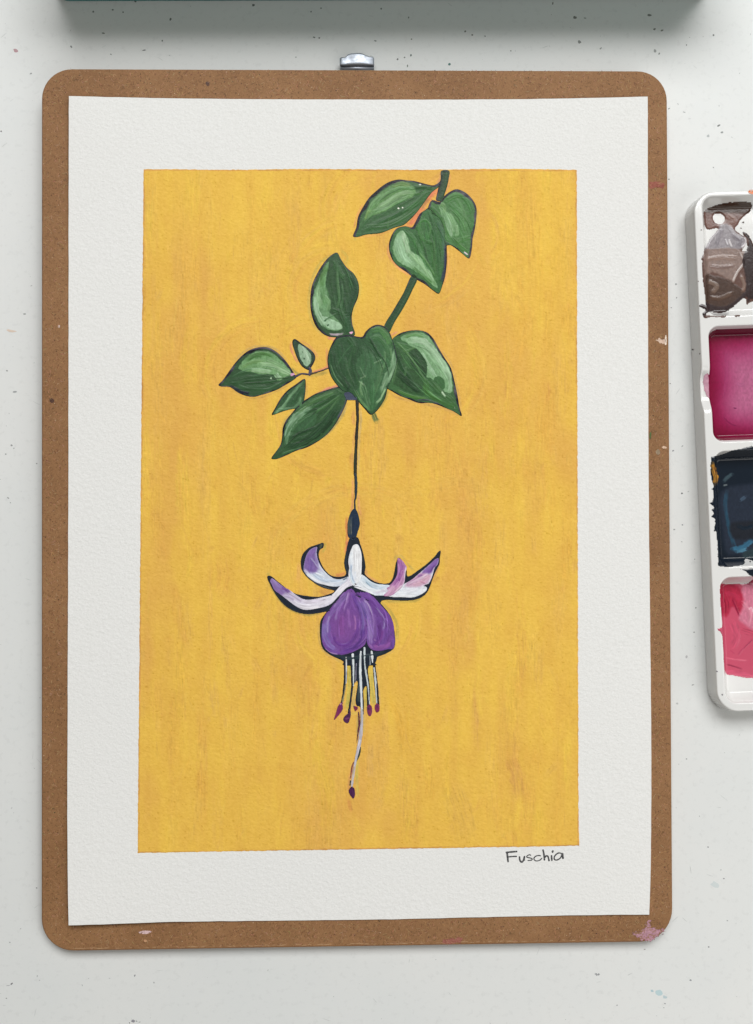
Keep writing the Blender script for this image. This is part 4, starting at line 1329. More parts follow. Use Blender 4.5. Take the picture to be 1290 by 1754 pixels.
line_part('ovary', [(Iq([(325, 1290), (325, 1330)]), [3, 5], NAVY)], NAVY, label='dark swelling on the stalk above the flower',
          polys=[(Iq([(322, 1290), (362, 1350), (378, 1430), (382, 1480), (358, 1560), (326, 1650), (278, 1648), (242, 1605), (236, 1500), (246, 1420), (278, 1330)]), (34, 50, 70))],
          extra=[(Iq([(262, 1400), (252, 1500), (262, 1600)]), 4.5, (76, 84, 76)), (Iq([(290, 1380), (280, 1480), (285, 1600)]), 1.6, (120, 122, 112)), (Iq([(330, 1380), (335, 1480), (315, 1600)]), 8, (32, 48, 72))])

# ---------------------------------------------------------------- the flower
fpoly = [Eq([(605, 232), (655, 230), (672, 270), (694, 340), (707, 420), (702, 465), (742, 502), (800, 527), (860, 525), (888, 480), (903, 400), (921, 362), (945, 382), (972, 430), (982, 484), (1050, 442), (1110, 397), (1158, 350),
             (1180, 322), (1196, 318), (1190, 360), (1186, 404), (1166, 444), (1142, 502), (1122, 558), (1092, 604), (1032, 634), (950, 641), (850, 636), (812, 642), (780, 660), (600, 600), (500, 690), (440, 714), (350, 728), (280, 722), (200, 686),
             (138, 624), (92, 548), (66, 488), (92, 480), (150, 527), (230, 586), (310, 608), (400, 615), (470, 598), (505, 578), (450, 562), (400, 543), (340, 500), (298, 452), (285, 400), (297, 340), (338, 297), (388, 278), (432, 264),
             (432, 296), (408, 312), (404, 360), (434, 428), (482, 476), (540, 486), (580, 468), (567, 400), (580, 320)]),
         Fq([(520, 160), (700, 200), (830, 320), (960, 480), (1003, 640), (1014, 770), (992, 850), (900, 905), (800, 945), (790, 1000), (780, 1031), (450, 1031), (440, 985), (300, 918), (215, 846), (186, 745), (181, 600), (200, 515), (280, 410), (400, 260)]),
         Gq([(360, 270), (850, 200), (850, 340), (800, 340), (740, 420), (760, 600), (775, 800), (760, 1000), (725, 1000), (722, 760), (712, 690), (665, 770), (660, 1000), (645, 1040), (600, 1010), (560, 1000), (545, 900), (580, 640), (540, 620), (505, 720),
             (490, 650), (470, 300), (420, 290), (400, 320), (375, 300)])]
lines = [(Gq([(375, 280), (382, 450), (362, 700), (345, 850), (318, 970)]), [5, 4, 3, 3, 2.6], NAVY), (Gq([(480, 250), (492, 480), (490, 720), (462, 950), (440, 1110)]), [6, 5, 4, 3, 4], NAVY),
         (Gq([(830, 280), (848, 480), (875, 720), (900, 1000)]), [4, 6, 6, 5], NAVY), (Gq([(650, 760), (660, 950), (665, 1130)]), [3, 4, 2], (58, 68, 62)), (Gq([(400, 400), (400, 560), (385, 680)]), [3, 3, 2], (60, 70, 70)),
         (Hq([(500, 0), (510, 180), (490, 330), (470, 480)]), [2, 3.4, 2.4, 1], (96, 46, 66)), (Hq([(525, 560), (510, 660), (470, 770)]), [3, 3.6, 1.6], (58, 68, 52)), (Hq([(425, 790), (400, 860), (370, 1050)]), [2, 3, 1], (150, 84, 74)),
         (Hq([(372, 1080), (365, 1150)]), [2, 2.4], (70, 72, 60))]
flower = line_part('flower', lines, NAVY, label='purple and white fuchsia flower hanging head down, outlined in dark blue', polys=[(p, NAVY) for p in fpoly],
                   extra=[(Eq([(585, 300), (577, 400), (590, 470)]), 4, (44, 58, 66)), (Eq([(300, 440), (360, 520), (480, 570)]), 4, (48, 62, 68)), (Eq([(690, 350), (702, 440)]), 3, (46, 58, 62)),
                          (Fq([(320, 900), (500, 950), (700, 920), (900, 890)]), 6, (42, 58, 66)), (Eq([(420, 275), (410, 300)]), 4, (86, 92, 70)), (Gq([(600, 500), (610, 900)]), 3, (70, 82, 86), {'op': .6}),
                          (Gq([(590, 660), (590, 960)]), 4, (80, 98, 90), {'op': .6})])
ZF = ZB + .00007


def petal(name, out, base, ops, label=None, flow=None, z=ZF):
    return leaf(out, 0, (0, 0), base, ops, name, z, flower, edgec=base, flow=flow, label=label)


WH, WB, LI = (230, 232, 236), (204, 214, 228), (150, 122, 176)
petal('sepal', E2([(186, 505), (260, 557), (340, 617), (400, 647), (480, 708), (570, 760), (660, 766), (760, 747), (860, 727), (918, 708), (970, 658), (1020, 598), (1090, 528), (1145, 480), (1172, 590), (1120, 640), (1050, 684),
                   (990, 745), (920, 815), (850, 852), (760, 874), (640, 894), (560, 889), (470, 844), (390, 784), (300, 714), (216, 652), (182, 580), (163, 540)]), (216, 212, 226),
      [('f', E2([(150, 490), (260, 550), (420, 660), (400, 720), (340, 700), (300, 720), (200, 650)]), 3, (140, 112, 170)), ('s', E2([(190, 540), (260, 610), (350, 670)]), 6, (148, 130, 184)), ('s', E2([(300, 620), (360, 640), (390, 690)]), 7, (126, 90, 160)),
       ('s', E2([(330, 720), (400, 730), (470, 760)]), 10, (184, 172, 202)), ('s', E2([(390, 680), (480, 740), (560, 790)]), 8, (196, 186, 208)), ('s', E2([(460, 800), (560, 850), (700, 840), (860, 780), (980, 690), (1110, 560)]), 9, (234, 230, 240)),
       ('s', E2([(560, 790), (700, 790), (860, 750)]), 6, (222, 214, 228)), ('s', E2([(520, 860), (640, 876), (760, 858)]), 4, (240, 236, 242)), ('s', E2([(960, 710), (1050, 620), (1130, 560)]), 7, (238, 236, 244)), ('s', E2([(780, 740), (900, 720)]), 3, (232, 236, 240)),
       ('s', E2([(810, 770), (840, 760)]), 1.6, (150, 150, 160)), ('s', E2([(905, 715), (920, 705)]), 2, (50, 58, 68)), ('s', E2([(200, 650), (270, 720), (360, 790)]), 2.5, (222, 212, 226))],
      label='long white sepal sweeping to the lower left with a mauve tip')
petal('sepal', E2([(742, 122), (735, 190), (752, 280), (792, 368), (852, 440), (930, 500), (1020, 517), (1130, 482), (1100, 540), (1030, 600), (930, 608), (830, 588), (740, 563), (658, 512), (598, 452), (572, 400), (582, 310), (607, 220), (648, 158), (700, 128)]),
      (206, 214, 228),
      [('f', E2([(740, 110), (730, 200), (760, 300), (740, 430), (680, 440), (600, 420), (570, 380), (590, 250), (650, 150)]), 4, (128, 102, 164)), ('s', E2([(690, 150), (640, 230), (610, 330)]), 8, (138, 108, 172)), ('s', E2([(640, 240), (660, 330), (660, 420)]), 7, (120, 94, 164)),
       ('s', E2([(660, 250), (720, 330), (790, 420)]), 2.6, (176, 170, 208)), ('s', E2([(720, 210), (750, 320), (820, 420)]), 5, (170, 160, 200)), ('s', E2([(770, 330), (840, 430), (920, 510)]), 5, (226, 232, 240)), ('s', E2([(600, 440), (700, 510), (820, 570), (960, 590)]), 7, (234, 236, 242)),
       ('s', E2([(680, 440), (800, 520), (940, 550), (1060, 540)]), 7, (192, 206, 224)), ('s', E2([(590, 400), (620, 440)]), 5, (210, 206, 224)), ('s', E2([(720, 440), (790, 470), (830, 490)]), 3, (226, 232, 240)), ('s', E2([(880, 560), (1000, 560), (1090, 520)]), 4, (232, 236, 244)),
       ('s', E2([(900, 540), (980, 540)]), 2, (176, 192, 208)), ('s', E2([(1060, 525), (1110, 495)]), 2, (60, 78, 96))],
      label='curved sepal at the upper left with a mauve tip')
petal('sepal', E3([(95, 602), (150, 585), (195, 462), (258, 486), (330, 546), (420, 578), (520, 583), (640, 600), (745, 566), (832, 516), (902, 457), (982, 388), (1062, 318), (1118, 268), (1158, 262), (1148, 332), (1108, 384), (1088, 452), (1063, 522),
                   (1033, 574), (985, 590), (1014, 622), (1003, 662), (930, 712), (830, 743), (700, 738), (600, 738), (480, 720), (380, 719), (300, 684), (240, 664)]), (224, 230, 238),
      [('s', E3([(220, 500), (320, 570), (460, 610)]), 9, (204, 220, 232)), ('s', E3([(200, 560), (300, 640), (440, 650)]), 8, (230, 236, 242)), ('s', E3([(260, 540), (340, 610), (420, 640)]), 3, (160, 184, 204)), ('s', E3([(120, 610), (240, 640), (340, 700)]), 6, (240, 240, 246)),
       ('s', E3([(420, 630), (500, 610), (560, 600)]), 5, (196, 214, 230)), ('s', E3([(640, 700), (760, 700), (880, 680), (990, 640)]), 9, (232, 234, 240)), ('s', E3([(700, 640), (800, 650), (900, 640)]), 6, (226, 226, 234)), ('s', E3([(560, 725), (720, 728), (860, 722)]), 4, (240, 240, 244)),
       ('f', E3([(745, 600), (800, 540), (900, 460), (960, 440), (1050, 450), (1060, 520), (1000, 580), (900, 610), (800, 610)]), 3, (206, 168, 192)), ('s', E3([(760, 590), (860, 520), (960, 450)]), 6, (192, 150, 184)), ('s', E3([(840, 590), (940, 560), (1040, 480)]), 5, (216, 176, 192)),
       ('s', E3([(770, 580), (860, 540), (960, 490), (1060, 430)]), 3, (226, 204, 220)), ('s', E3([(930, 540), (1000, 570)]), 3, (196, 138, 164)), ('f', E3([(960, 430), (1060, 320), (1120, 262), (1165, 262), (1140, 340), (1100, 390), (1060, 450), (1000, 440)]), 2.5, (124, 88, 158)),
       ('s', E3([(970, 430), (1060, 350), (1130, 280)]), 6, (138, 104, 172)), ('s', E3([(1040, 430), (1110, 340)]), 4, (104, 66, 140)), ('s', E3([(1100, 370), (1080, 460), (1040, 540)]), 2.6, (232, 222, 232)), ('s', E3([(900, 480), (960, 460)]), 4, (150, 104, 164)),
       ('s', E3([(380, 690), (480, 660), (560, 640)]), 3.4, (196, 178, 200)), ('s', E3([(880, 640), (960, 620), (1000, 620)]), 2, (206, 208, 216)), ('s', E3([(980, 600), (1015, 600)]), 2.6, (44, 52, 62), {'clip': None})],
      label='long white sepal sweeping right to a pink and purple tip')
petal('sepal', E3([(657, 255), (712, 288), (749, 340), (766, 372), (752, 430), (744, 500), (735, 560), (702, 622), (622, 692), (560, 724), (478, 718), (535, 660), (520, 625), (588, 560), (638, 480), (652, 400), (648, 320)]), (186, 132, 176),
      [('s', E3([(665, 270), (690, 380), (670, 490), (600, 590)]), 9, (150, 92, 156)), ('s', E3([(700, 310), (720, 400), (690, 520), (620, 620)]), 8, (160, 104, 166)), ('s', E3([(720, 430), (690, 540), (610, 660), (520, 715)]), 8, (206, 160, 190)), ('s', E3([(600, 600), (540, 680), (500, 712)]), 8, (210, 172, 196)),
       ('s', E3([(665, 320), (668, 420), (640, 520)]), 3, (186, 140, 190)), ('s', E3([(758, 375), (742, 470), (735, 550), (690, 620)]), 3, (238, 236, 240)), ('s', E3([(560, 640), (480, 690), (420, 700)]), 3, (214, 190, 208)), ('s', E3([(690, 440), (660, 540)]), 6, (138, 76, 150)), ('s', E3([(700, 600), (620, 680)]), 3, (230, 210, 222))],
      label='short pink sepal curling upwards', z=ZF + .00005)
petal('flower_tube', E3([(112, 98), (166, 92), (202, 170), (214, 250), (213, 350), (208, 450), (196, 520), (152, 584), (100, 594), (58, 522), (50, 440), (58, 380), (47, 300), (62, 210), (88, 140)]), (234, 236, 240),
      [('s', E3([(140, 110), (150, 300), (140, 480)]), 10, (240, 240, 242)), ('s', E3([(90, 180), (75, 300), (90, 400)]), 6, (226, 232, 240)), ('s', E3([(85, 330), (78, 430), (110, 530), (130, 570)]), 4, (166, 184, 208)), ('s', E3([(70, 400), (80, 500), (120, 580)]), 3, (212, 228, 240)),
       ('s', E3([(180, 180), (195, 320), (180, 460)]), 6, (232, 232, 234)), ('s', E3([(120, 420), (130, 520)]), 5, (214, 222, 236)), ('s', E3([(130, 570), (145, 580)]), 2, (70, 60, 70))], label='white tube at the head of the flower', z=ZF + .00006)
PU, PL, PD, PK = (118, 76, 150), (150, 128, 188), (92, 54, 128), (140, 84, 156)
petal('petal', Fq([(528, 168), (565, 200), (605, 260), (645, 340), (694, 500), (706, 620), (697, 740), (676, 805), (604, 856), (502, 900), (370, 922), (285, 886), (225, 826), (200, 742), (200, 620), (216, 518), (266, 426), (328, 344), (398, 264), (458, 205)]), PU,
      [('f', Fq([(360, 480), (470, 440), (560, 500), (590, 620), (540, 740), (430, 780), (340, 720), (320, 600)]), 14, (136, 82, 154), {'op': .6}), ('s', Fq([(500, 220), (440, 300), (330, 420), (260, 540), (240, 700)]), 8, (134, 108, 172)),
       ('s', Fq([(230, 560), (228, 680), (270, 790), (350, 870)]), 9, (136, 118, 184)), ('s', Fq([(270, 560), (275, 680), (310, 770)]), 8, (122, 96, 170)), ('s', Fq([(290, 480), (265, 580), (270, 680)]), 3, (172, 158, 206)), ('s', Fq([(500, 220), (480, 320), (450, 420)]), 4, (178, 148, 200)),
       ('s', Fq([(520, 230), (530, 330), (570, 440)]), 5, (126, 82, 160)), ('s', Fq([(440, 330), (380, 420), (350, 540)]), 4, (152, 122, 184)), ('s', Fq([(490, 400), (500, 520), (510, 620)]), 4, (150, 104, 172)), ('s', Fq([(540, 240), (590, 340), (640, 480), (650, 600)]), 6, (104, 68, 148)),
       ('s', Fq([(600, 300), (640, 420), (660, 560), (640, 700)]), 7, (126, 106, 170)), ('s', Fq([(590, 540), (590, 660), (520, 780), (400, 830)]), 7, (112, 66, 150)), ('s', Fq([(650, 620), (650, 740), (560, 830), (440, 870)]), 9, (92, 56, 136)), ('s', Fq([(330, 700), (380, 790), (480, 800), (560, 740)]), 5, (104, 60, 140)),
       ('s', Fq([(240, 820), (320, 880), (440, 890), (560, 850)]), 5, (108, 66, 148)), ('s', Fq([(340, 750), (420, 770), (500, 740)]), 4, (118, 66, 144)), ('s', Fq([(430, 480), (420, 600), (430, 700)]), 9, (134, 78, 152)), ('s', Fq([(230, 840), (300, 890), (380, 905)]), 2, (172, 140, 190)), ('s', Fq([(640, 780), (690, 690)]), 4, (132, 90, 166)),
       ('s', Fq([(560, 480), (575, 560), (570, 640)]), 3, (162, 110, 168)), ('s', Fq([(450, 230), (400, 300), (330, 390)]), 3, (160, 140, 192))],
      flow=(Fq([(530, 190)])[0], Fq([(430, 910)])[0], .42, 22, [(128, 86, 160), (112, 70, 146), (138, 96, 168), (120, 78, 152)], 3), label='left half of the purple bell')
petal('petal', Fq([(574, 236), (620, 204), (694, 210), (764, 256), (826, 328), (896, 408), (955, 478), (990, 560), (1005, 660), (1014, 765), (994, 846), (930, 854), (860, 870), (780, 866), (728, 836), (696, 764), (697, 640), (686, 540), (646, 400), (606, 310)]), (110, 70, 146),
      [('s', Fq([(640, 250), (740, 300), (850, 400), (950, 520), (985, 640)]), 9, (112, 68, 150)), ('s', Fq([(700, 240), (800, 340), (900, 460)]), 6, (126, 84, 164)), ('s', Fq([(640, 310), (700, 450), (740, 600), (740, 760)]), 10, (140, 118, 180)), ('s', Fq([(670, 300), (730, 380), (765, 480), (780, 640)]), 3, (206, 192, 226)),
       ('s', Fq([(640, 330), (660, 420), (700, 520)]), 5, (106, 82, 156)), ('s', Fq([(720, 520), (740, 680), (740, 800)]), 7, (154, 124, 182)), ('s', Fq([(770, 460), (790, 600), (780, 740)]), 7, (130, 92, 162)), ('s', Fq([(800, 380), (880, 500), (890, 590), (870, 640)]), 3, (160, 142, 198)),
       ('s', Fq([(830, 560), (850, 660), (820, 770), (780, 800)]), 7, (102, 56, 134)), ('s', Fq([(880, 640), (860, 740), (800, 810)]), 5, (120, 66, 142)), ('s', Fq([(960, 730), (920, 800), (840, 840), (760, 830)]), 9, (148, 88, 162)), ('s', Fq([(930, 560), (960, 680), (930, 780)]), 6, (112, 66, 142)), ('s', Fq([(980, 740), (985, 830)]), 6, (112, 76, 152)),
       ('s', Fq([(600, 240), (590, 250)]), 5, (66, 38, 100)), ('s', Fq([(780, 740), (800, 760)]), 2.5, (196, 150, 200)), ('s', Fq([(720, 800), (760, 840)]), 4, (150, 104, 168)), ('s', Fq([(905, 510), (925, 540)]), 2, (184, 168, 208)), ('s', Fq([(950, 640), (970, 700)]), 2.4, (64, 44, 96)), ('s', Fq([(860, 470), (930, 600), (960, 700)]), 4, (122, 82, 158))],
      flow=(Fq([(630, 220)])[0], Fq([(850, 860)])[0], .3, 14, [(118, 78, 154), (104, 64, 140), (132, 92, 166)], 3), label='right half of the purple bell')

WS = (214, 222, 226)
MAG = (112, 44, 88)
line_part('stamen', [(Gq([(396, 240), (398, 440), (392, 660)]), [2.6, 2.6, 1.8], (196, 196, 196)), (Gq([(390, 670), (365, 820), (335, 960)]), [2, 2.4, 3], (160, 146, 96))], WS, ZF, flower,
          polys=[(Gq([(325, 955), (345, 1050), (295, 1130), (202, 1234), (238, 1110), (268, 1010)]), (122, 46, 92))], extra=[(Gq([(320, 980), (330, 1060)]), 2.4, (96, 50, 116)), (Gq([(250, 1100), (220, 1210)]), 2.6, (148, 56, 76)), (Gq([(300, 985), (320, 965)]), 2, (206, 160, 176))])
line_part('stamen', [(Gq([(500, 196), (510, 400), (512, 690)]), [4.4, 3.6, 1.8], (222, 228, 230)), (Gq([(490, 740), (478, 900), (452, 1100)]), [1.2, 1.6, 2.4], (70, 64, 66))], WS, ZF, flower,
          polys=[(Gq([(468, 1090), (462, 1190), (420, 1280), (352, 1238), (366, 1180), (420, 1130)]), (82, 38, 78))], extra=[(Gq([(380, 1220), (440, 1200)]), 3.4, (112, 56, 100)), (Gq([(450, 1120), (420, 1180)]), 3, (62, 34, 70))])
line_part('stamen', [(Gq([(556, 340), (550, 480), (548, 630)]), [1.8, 2, 1.4], (138, 134, 156))], WS, ZF, flower, polys=[(Gq([(515, 1005), (585, 1030), (542, 1090), (524, 1060)]), (118, 44, 78))])
line_part('stamen', [(Gq([(685, 90), (690, 350), (722, 560), (748, 760), (766, 1005)]), [4, 2.8, 3.4, 2.4, 1.8], (198, 208, 212))], WS, ZF, flower,
          polys=[(Gq([(730, 1005), (798, 1005), (802, 1120), (770, 1170), (732, 1120)]), MAG)], extra=[(Gq([(745, 1030), (760, 1060)]), 4, (64, 44, 74)), (Gq([(770, 1080), (770, 1150)]), 3, (138, 52, 84))])
line_part('stamen', [(Gq([(796, 148), (806, 220), (814, 320)]), [3, 5, 1.6], (232, 236, 236)), (Gq([(836, 405), (858, 600), (868, 800), (882, 985)]), [2.4, 3.6, 2.2, 2.4], (196, 204, 206))], WS, ZF, flower,
          polys=[(Gq([(855, 985), (918, 985), (920, 1080), (882, 1110), (852, 1070)]), (128, 48, 86))], extra=[(Gq([(885, 990), (890, 1040)]), 3, (92, 44, 92))])
line_part('stamen', [(Gq([(770, 210), (775, 350)]), [2, 2.6], (150, 160, 168))], WS, ZF, flower)
line_part('pistil', [(Gq([(626, 150), (618, 400), (630, 700), (640, 1000), (640, 1300), (615, 1474)]), [3, 4.4, 4.6, 3.8, 4, 4.6], (214, 220, 224)),
                     (Hq([(556, 0), (548, 200), (525, 430), (485, 620), (455, 760), (430, 900), (402, 1100), (392, 1190)]), [4.2, 4.6, 6.2, 5.6, 4.2, 3.6, 4.2, 3], (198, 192, 200))], WS, ZF + .00003, flower, label='long pale pistil hanging below the stamens',
          polys=[(Hq([(380, 1185), (432, 1198), (444, 1300), (416, 1366), (366, 1304), (344, 1240)]), (74, 34, 76))],
          extra=[(Hq([(545, 20), (530, 200)]), 2, (150, 148, 150)), (Hq([(530, 430), (490, 540)]), 3.4, (228, 222, 228)), (Hq([(440, 840), (400, 1080)]), 2.4, (214, 186, 160)), (Gq([(650, 1040), (640, 1280)]), 2, (180, 178, 176)), (Hq([(400, 1220), (420, 1320)]), 3, (92, 46, 92))])

# ---------------------------------------------------------------- the written word
J = crop(840, 1420, 8.0625)
strk = [([(212, 318), (222, 322), (236, 320)], 2.4), ([(228, 310), (236, 370), (246, 460)], 3.2), ([(214, 324), (300, 316), (374, 310)], 2.9), ([(240, 386), (300, 380), (368, 378)], 2.4),
        ([(402, 376), (408, 430), (430, 456), (456, 436), (474, 372)], 3.0), ([(474, 372), (470, 430), (476, 424)], 1.8),
        ([(562, 366), (540, 356), (508, 372), (506, 390), (550, 400), (578, 412), (566, 430), (514, 436)], 1.9),
        ([(700, 372), (660, 366), (616, 384), (602, 416), (630, 440), (680, 432), (716, 400)], 2.0),
        ([(726, 282), (740, 350), (748, 436)], 3.0), ([(746, 402), (770, 372), (796, 380), (812, 446)], 2.8),
        ([(844, 360), (850, 442)], 3.0), ([(852, 302), (872, 316)], 4.0), ([(854, 302), (862, 330)], 2.4),
        ([(990, 340), (940, 332), (890, 372), (884, 416), (920, 428), (970, 396), (994, 336)], 2.3), ([(994, 330), (1000, 380), (1006, 414)], 3.4)]
bm = bmesh.new()
for si, (pts, w) in enumerate(strk):
    q = catmull(J(pts), 6) if len(pts) > 2 else np.linspace(J(pts)[0], J(pts)[1], 6)
    tg = np.gradient(q, axis=0)
    tg /= np.linalg.norm(tg, axis=1)[:, None] + 1e-9
    nr = np.stack([-tg[:, 1], tg[:, 0]], 1)
    hw = w / 2 * (1 + .25 * (vnoise(np.arange(len(q)) * .7, 0 * np.arange(len(q)), si) - .5))
    hw[0] *= .6
    hw[-1] *= .6
    zz = .00002 + si * .000002
    a = on_sheet(*(q + nr * hw[:, None]).T, zz + lift(q[:, 0], q[:, 1]))
    b2 = on_sheet(*(q - nr * hw[:, None]).T, zz + lift(q[:, 0], q[:, 1]))
    va = [bm.verts.new(p) for p in a]
    vb = [bm.verts.new(p) for p in b2]
    for i in range(len(q) - 1):
        bm.faces.new((va[i], va[i + 1], vb[i + 1], vb[i]))
bmesh.ops.recalc_face_normals(bm, faces=bm.faces)
for f in bm.faces:
    if f.normal.z < 0:
        f.normal_flip()
me = bpy.data.meshes.new('lettering')
bm.to_mesh(me)
bm.free()
link('lettering', me, m_ink, pt, 'hand written word Fuschia in dark grey')

# ---------------------------------------------------------------- porcelain palette
PH = 0.0092
o0 = on_table(1174.7, 400, 0)
o1 = on_table(1209.0, 1131, 0)
ev = (o1 - o0)
ev = ev[:2] / np.linalg.norm(ev[:2])          # down the tray
eu = np.array((-ev[1], ev[0]))                # to the right
if eu[0] < 0:
    eu = -eu


def to_uv(p):
    d = p[..., :2] - o0[:2]
    return d @ eu, d @ ev


def from_uv(u, v, z):
    xy = o0[:2] + u[..., None] * eu + v[..., None] * ev
    return np.concatenate([xy, z[..., None]], -1)


_, v_top = to_uv(on_table(1240, 326, PH * .9))
_, v_bot = to_uv(on_table(1260, 1221, PH * .9))
PWID = 0.0475
wells = []
for ya, yb in ((334, 541.5), (556.5, 757.5), (771, 972), (987.5, 1206)):
    wells.append((to_uv(on_table(1250, ya, PH))[1], to_uv(on_table(1250, yb, PH))[1]))
wu0 = to_uv(on_table(1206, 400, PH))[0] - .0004
wu1 = PWID - .0042


def rr(u, v, u0, u1, v0, v1, r):
    cu, cv = (u0 + u1) / 2, (v0 + v1) / 2
    a = np.abs(u - cu) - (u1 - u0) / 2 + r
    b = np.abs(v - cv) - (v1 - v0) / 2 + r
    return np.hypot(np.maximum(a, 0), np.maximum(b, 0)) + np.minimum(np.maximum(a, b), 0) - r


v_notch = to_uv(on_table(1196, 668, PH * .8))[1]


def tray_z(u, v):
    d = -rr(u, v, 0, PWID, v_top, v_bot, .0085)
    d = np.maximum(d, 0)
    # quarter-round shoulder then flat top
    t = np.clip(d / .0014, 0, 1)
    z = PH * (.0 + 1.0 * (1 - (1 - t) ** 4.5) ** .75)
    notch = .0035 * np.exp(-((v - v_notch) / .0062) ** 4) * np.clip(1 - u / .0075, 0, 1) ** .5
    z = z - notch * np.clip(d / .0012, 0, 1)
    for (a, b) in wells:
        w = -rr(u, v, wu0, wu1, a, b, .0042)
        t = np.clip(w / .0034, 0, 1)
        s = t * t * (3 - 2 * t)
        s = .45 * s + .55 * (1 - (1 - t) ** 2.2) * sstep(0, .25, t)
        z = z - (PH - .0026) * s
    return np.maximum(z, 0)


us = np.concatenate([np.linspace(0, .0018, 14)[:-1], np.linspace(.0018, PWID - .0018, 140), np.linspace(PWID - .0018, PWID, 14)[1:]])
vsx = np.concatenate([np.linspace(v_top, v_top + .0018, 14)[:-1], np.linspace(v_top + .0018, v_bot - .0018, 560), np.linspace(v_bot - .0018, v_bot, 14)[1:]])
UG, VG = np.meshgrid(us, vsx)
dd = rr(UG, VG, 0, PWID, v_top, v_bot, .0085)
# pull points outside the rounded corners onto the outline
eps = 1e-5
gu = (rr(UG + eps, VG, 0, PWID, v_top, v_bot, .0085) - dd) / eps
gv2 = (rr(UG, VG + eps, 0, PWID, v_top, v_bot, .0085) - dd) / eps
outm = dd > 0
UG = np.where(outm, UG - gu * dd, UG)
VG = np.where(outm, VG - gv2 * dd, VG)
ZG = tray_z(UG, VG)
ZG = np.where(outm, 0, ZG)
ZG = np.maximum(ZG, 0.0)
ids = np.arange(UG.size).reshape(UG.shape)
Q = qd(ids)
me = np_mesh('tray', from_uv(UG, VG, ZG + .0001).reshape(-1, 3), Q)
pal = empty('paint_palette', tuple(from_uv(np.array(PWID / 2), np.array((v_top + v_bot) / 2), np.array(0.))),
            'white porcelain paint palette with four wells of paint at the right edge', 'palette')
bmx = bmesh.new()
bmx.from_mesh(me)
bmesh.ops.dissolve_degenerate(bmx, dist=1e-7, edges=bmx.edges)
if sum(f.normal.z for f in bmx.faces) < 0:
    bmesh.ops.reverse_faces(bmx, faces=bmx.faces)
bmx.to_mesh(me)
bmx.free()
link('tray', me, m_porcelain, pal)


def well_paint(name, well, base, ops, maskpolys, holes=(), label=None, thick=.00016, full=False, top=None):
    """dried paint following the tray surface; polygons and strokes traced from the photograph"""
    a, b = well
    st = .00022
    ug, vg = np.meshgrid(np.arange(wu0 - .006, wu1 + .004, st), np.arange(a - .004, b + .004, st))
    zg = tray_z(ug, vg)
    if top:
        zg = np.maximum(zg, top(ug, vg))
    P3 = from_uv(ug, vg, zg)
    X, Y = project(P3)
    k = Coat(X, Y, base)
    k.regular = False
    k.softmul = 2.6
    SEED[0] += 1
    m = np.full(X.shape, 1e9)
    for q in maskpolys:
        m = np.minimum(m, sdf(catmull(q, 3, True), X, Y))
    m = m + (fbm(X / 3, Y / 3, SEED[0], 2) - .5) * 1.6
    for q in holes:
        m = np.maximum(m, -sdf(catmull(q, 3, True), X, Y))
    if full:
        m = np.minimum(m, rr(ug, vg, wu0 + .0008, wu1 - .0008, a + .0009, b - .0009, .004) / .000212)
    for o in ops:
        kw = dict(o[4]) if len(o) > 4 else {}
        if o[0] == 's':
            k.stroke(o[1], o[2], o[3], **kw)
        else:
            k.fill(o[1], o[3], soft=o[2], **kw)
    # thickness tapers at the rim of the puddle
    th = thick * sstep(0.5, -3, m) + k.h * .0007
    zz = zg + .0001 + th
    ins = m < 0
    cell = ins[:-1, :-1] & ins[1:, :-1] & ins[:-1, 1:] & ins[1:, 1:]
    use = np.zeros(X.shape, bool)
    for sl in (np.s_[:-1, :-1], np.s_[1:, :-1], np.s_[:-1, 1:], np.s_[1:, 1:]):
        use[sl] |= cell
    idx = -np.ones(X.shape, np.int64)
    idx[use] = np.arange(use.sum())
    j, i = np.nonzero(cell)
    q = np.stack([idx[j, i], idx[j + 1, i], idx[j + 1, i + 1], idx[j, i + 1]], -1)
    co = from_uv(ug, vg, zz)[use]
    me = np_mesh(name, co, q, lin(np.clip(k.col[use], 0, 255)))
    bmx = bmesh.new()
    bmx.from_mesh(me)
    if sum(f.normal.z for f in bmx.faces) < 0:
        bmesh.ops.reverse_faces(bmx, faces=bmx.faces)
    bmx.to_mesh(me)
    bmx.free()
    return link(name, me, m_wet, pal, label)


K1 = crop(1090, 280, 5.845)
K2 = crop(1090, 540, 5.845)
K3 = crop(1090, 760, 5.845)
K4 = crop(1090, 960, 5.845)
K5 = crop(1170, 310, 10.75)
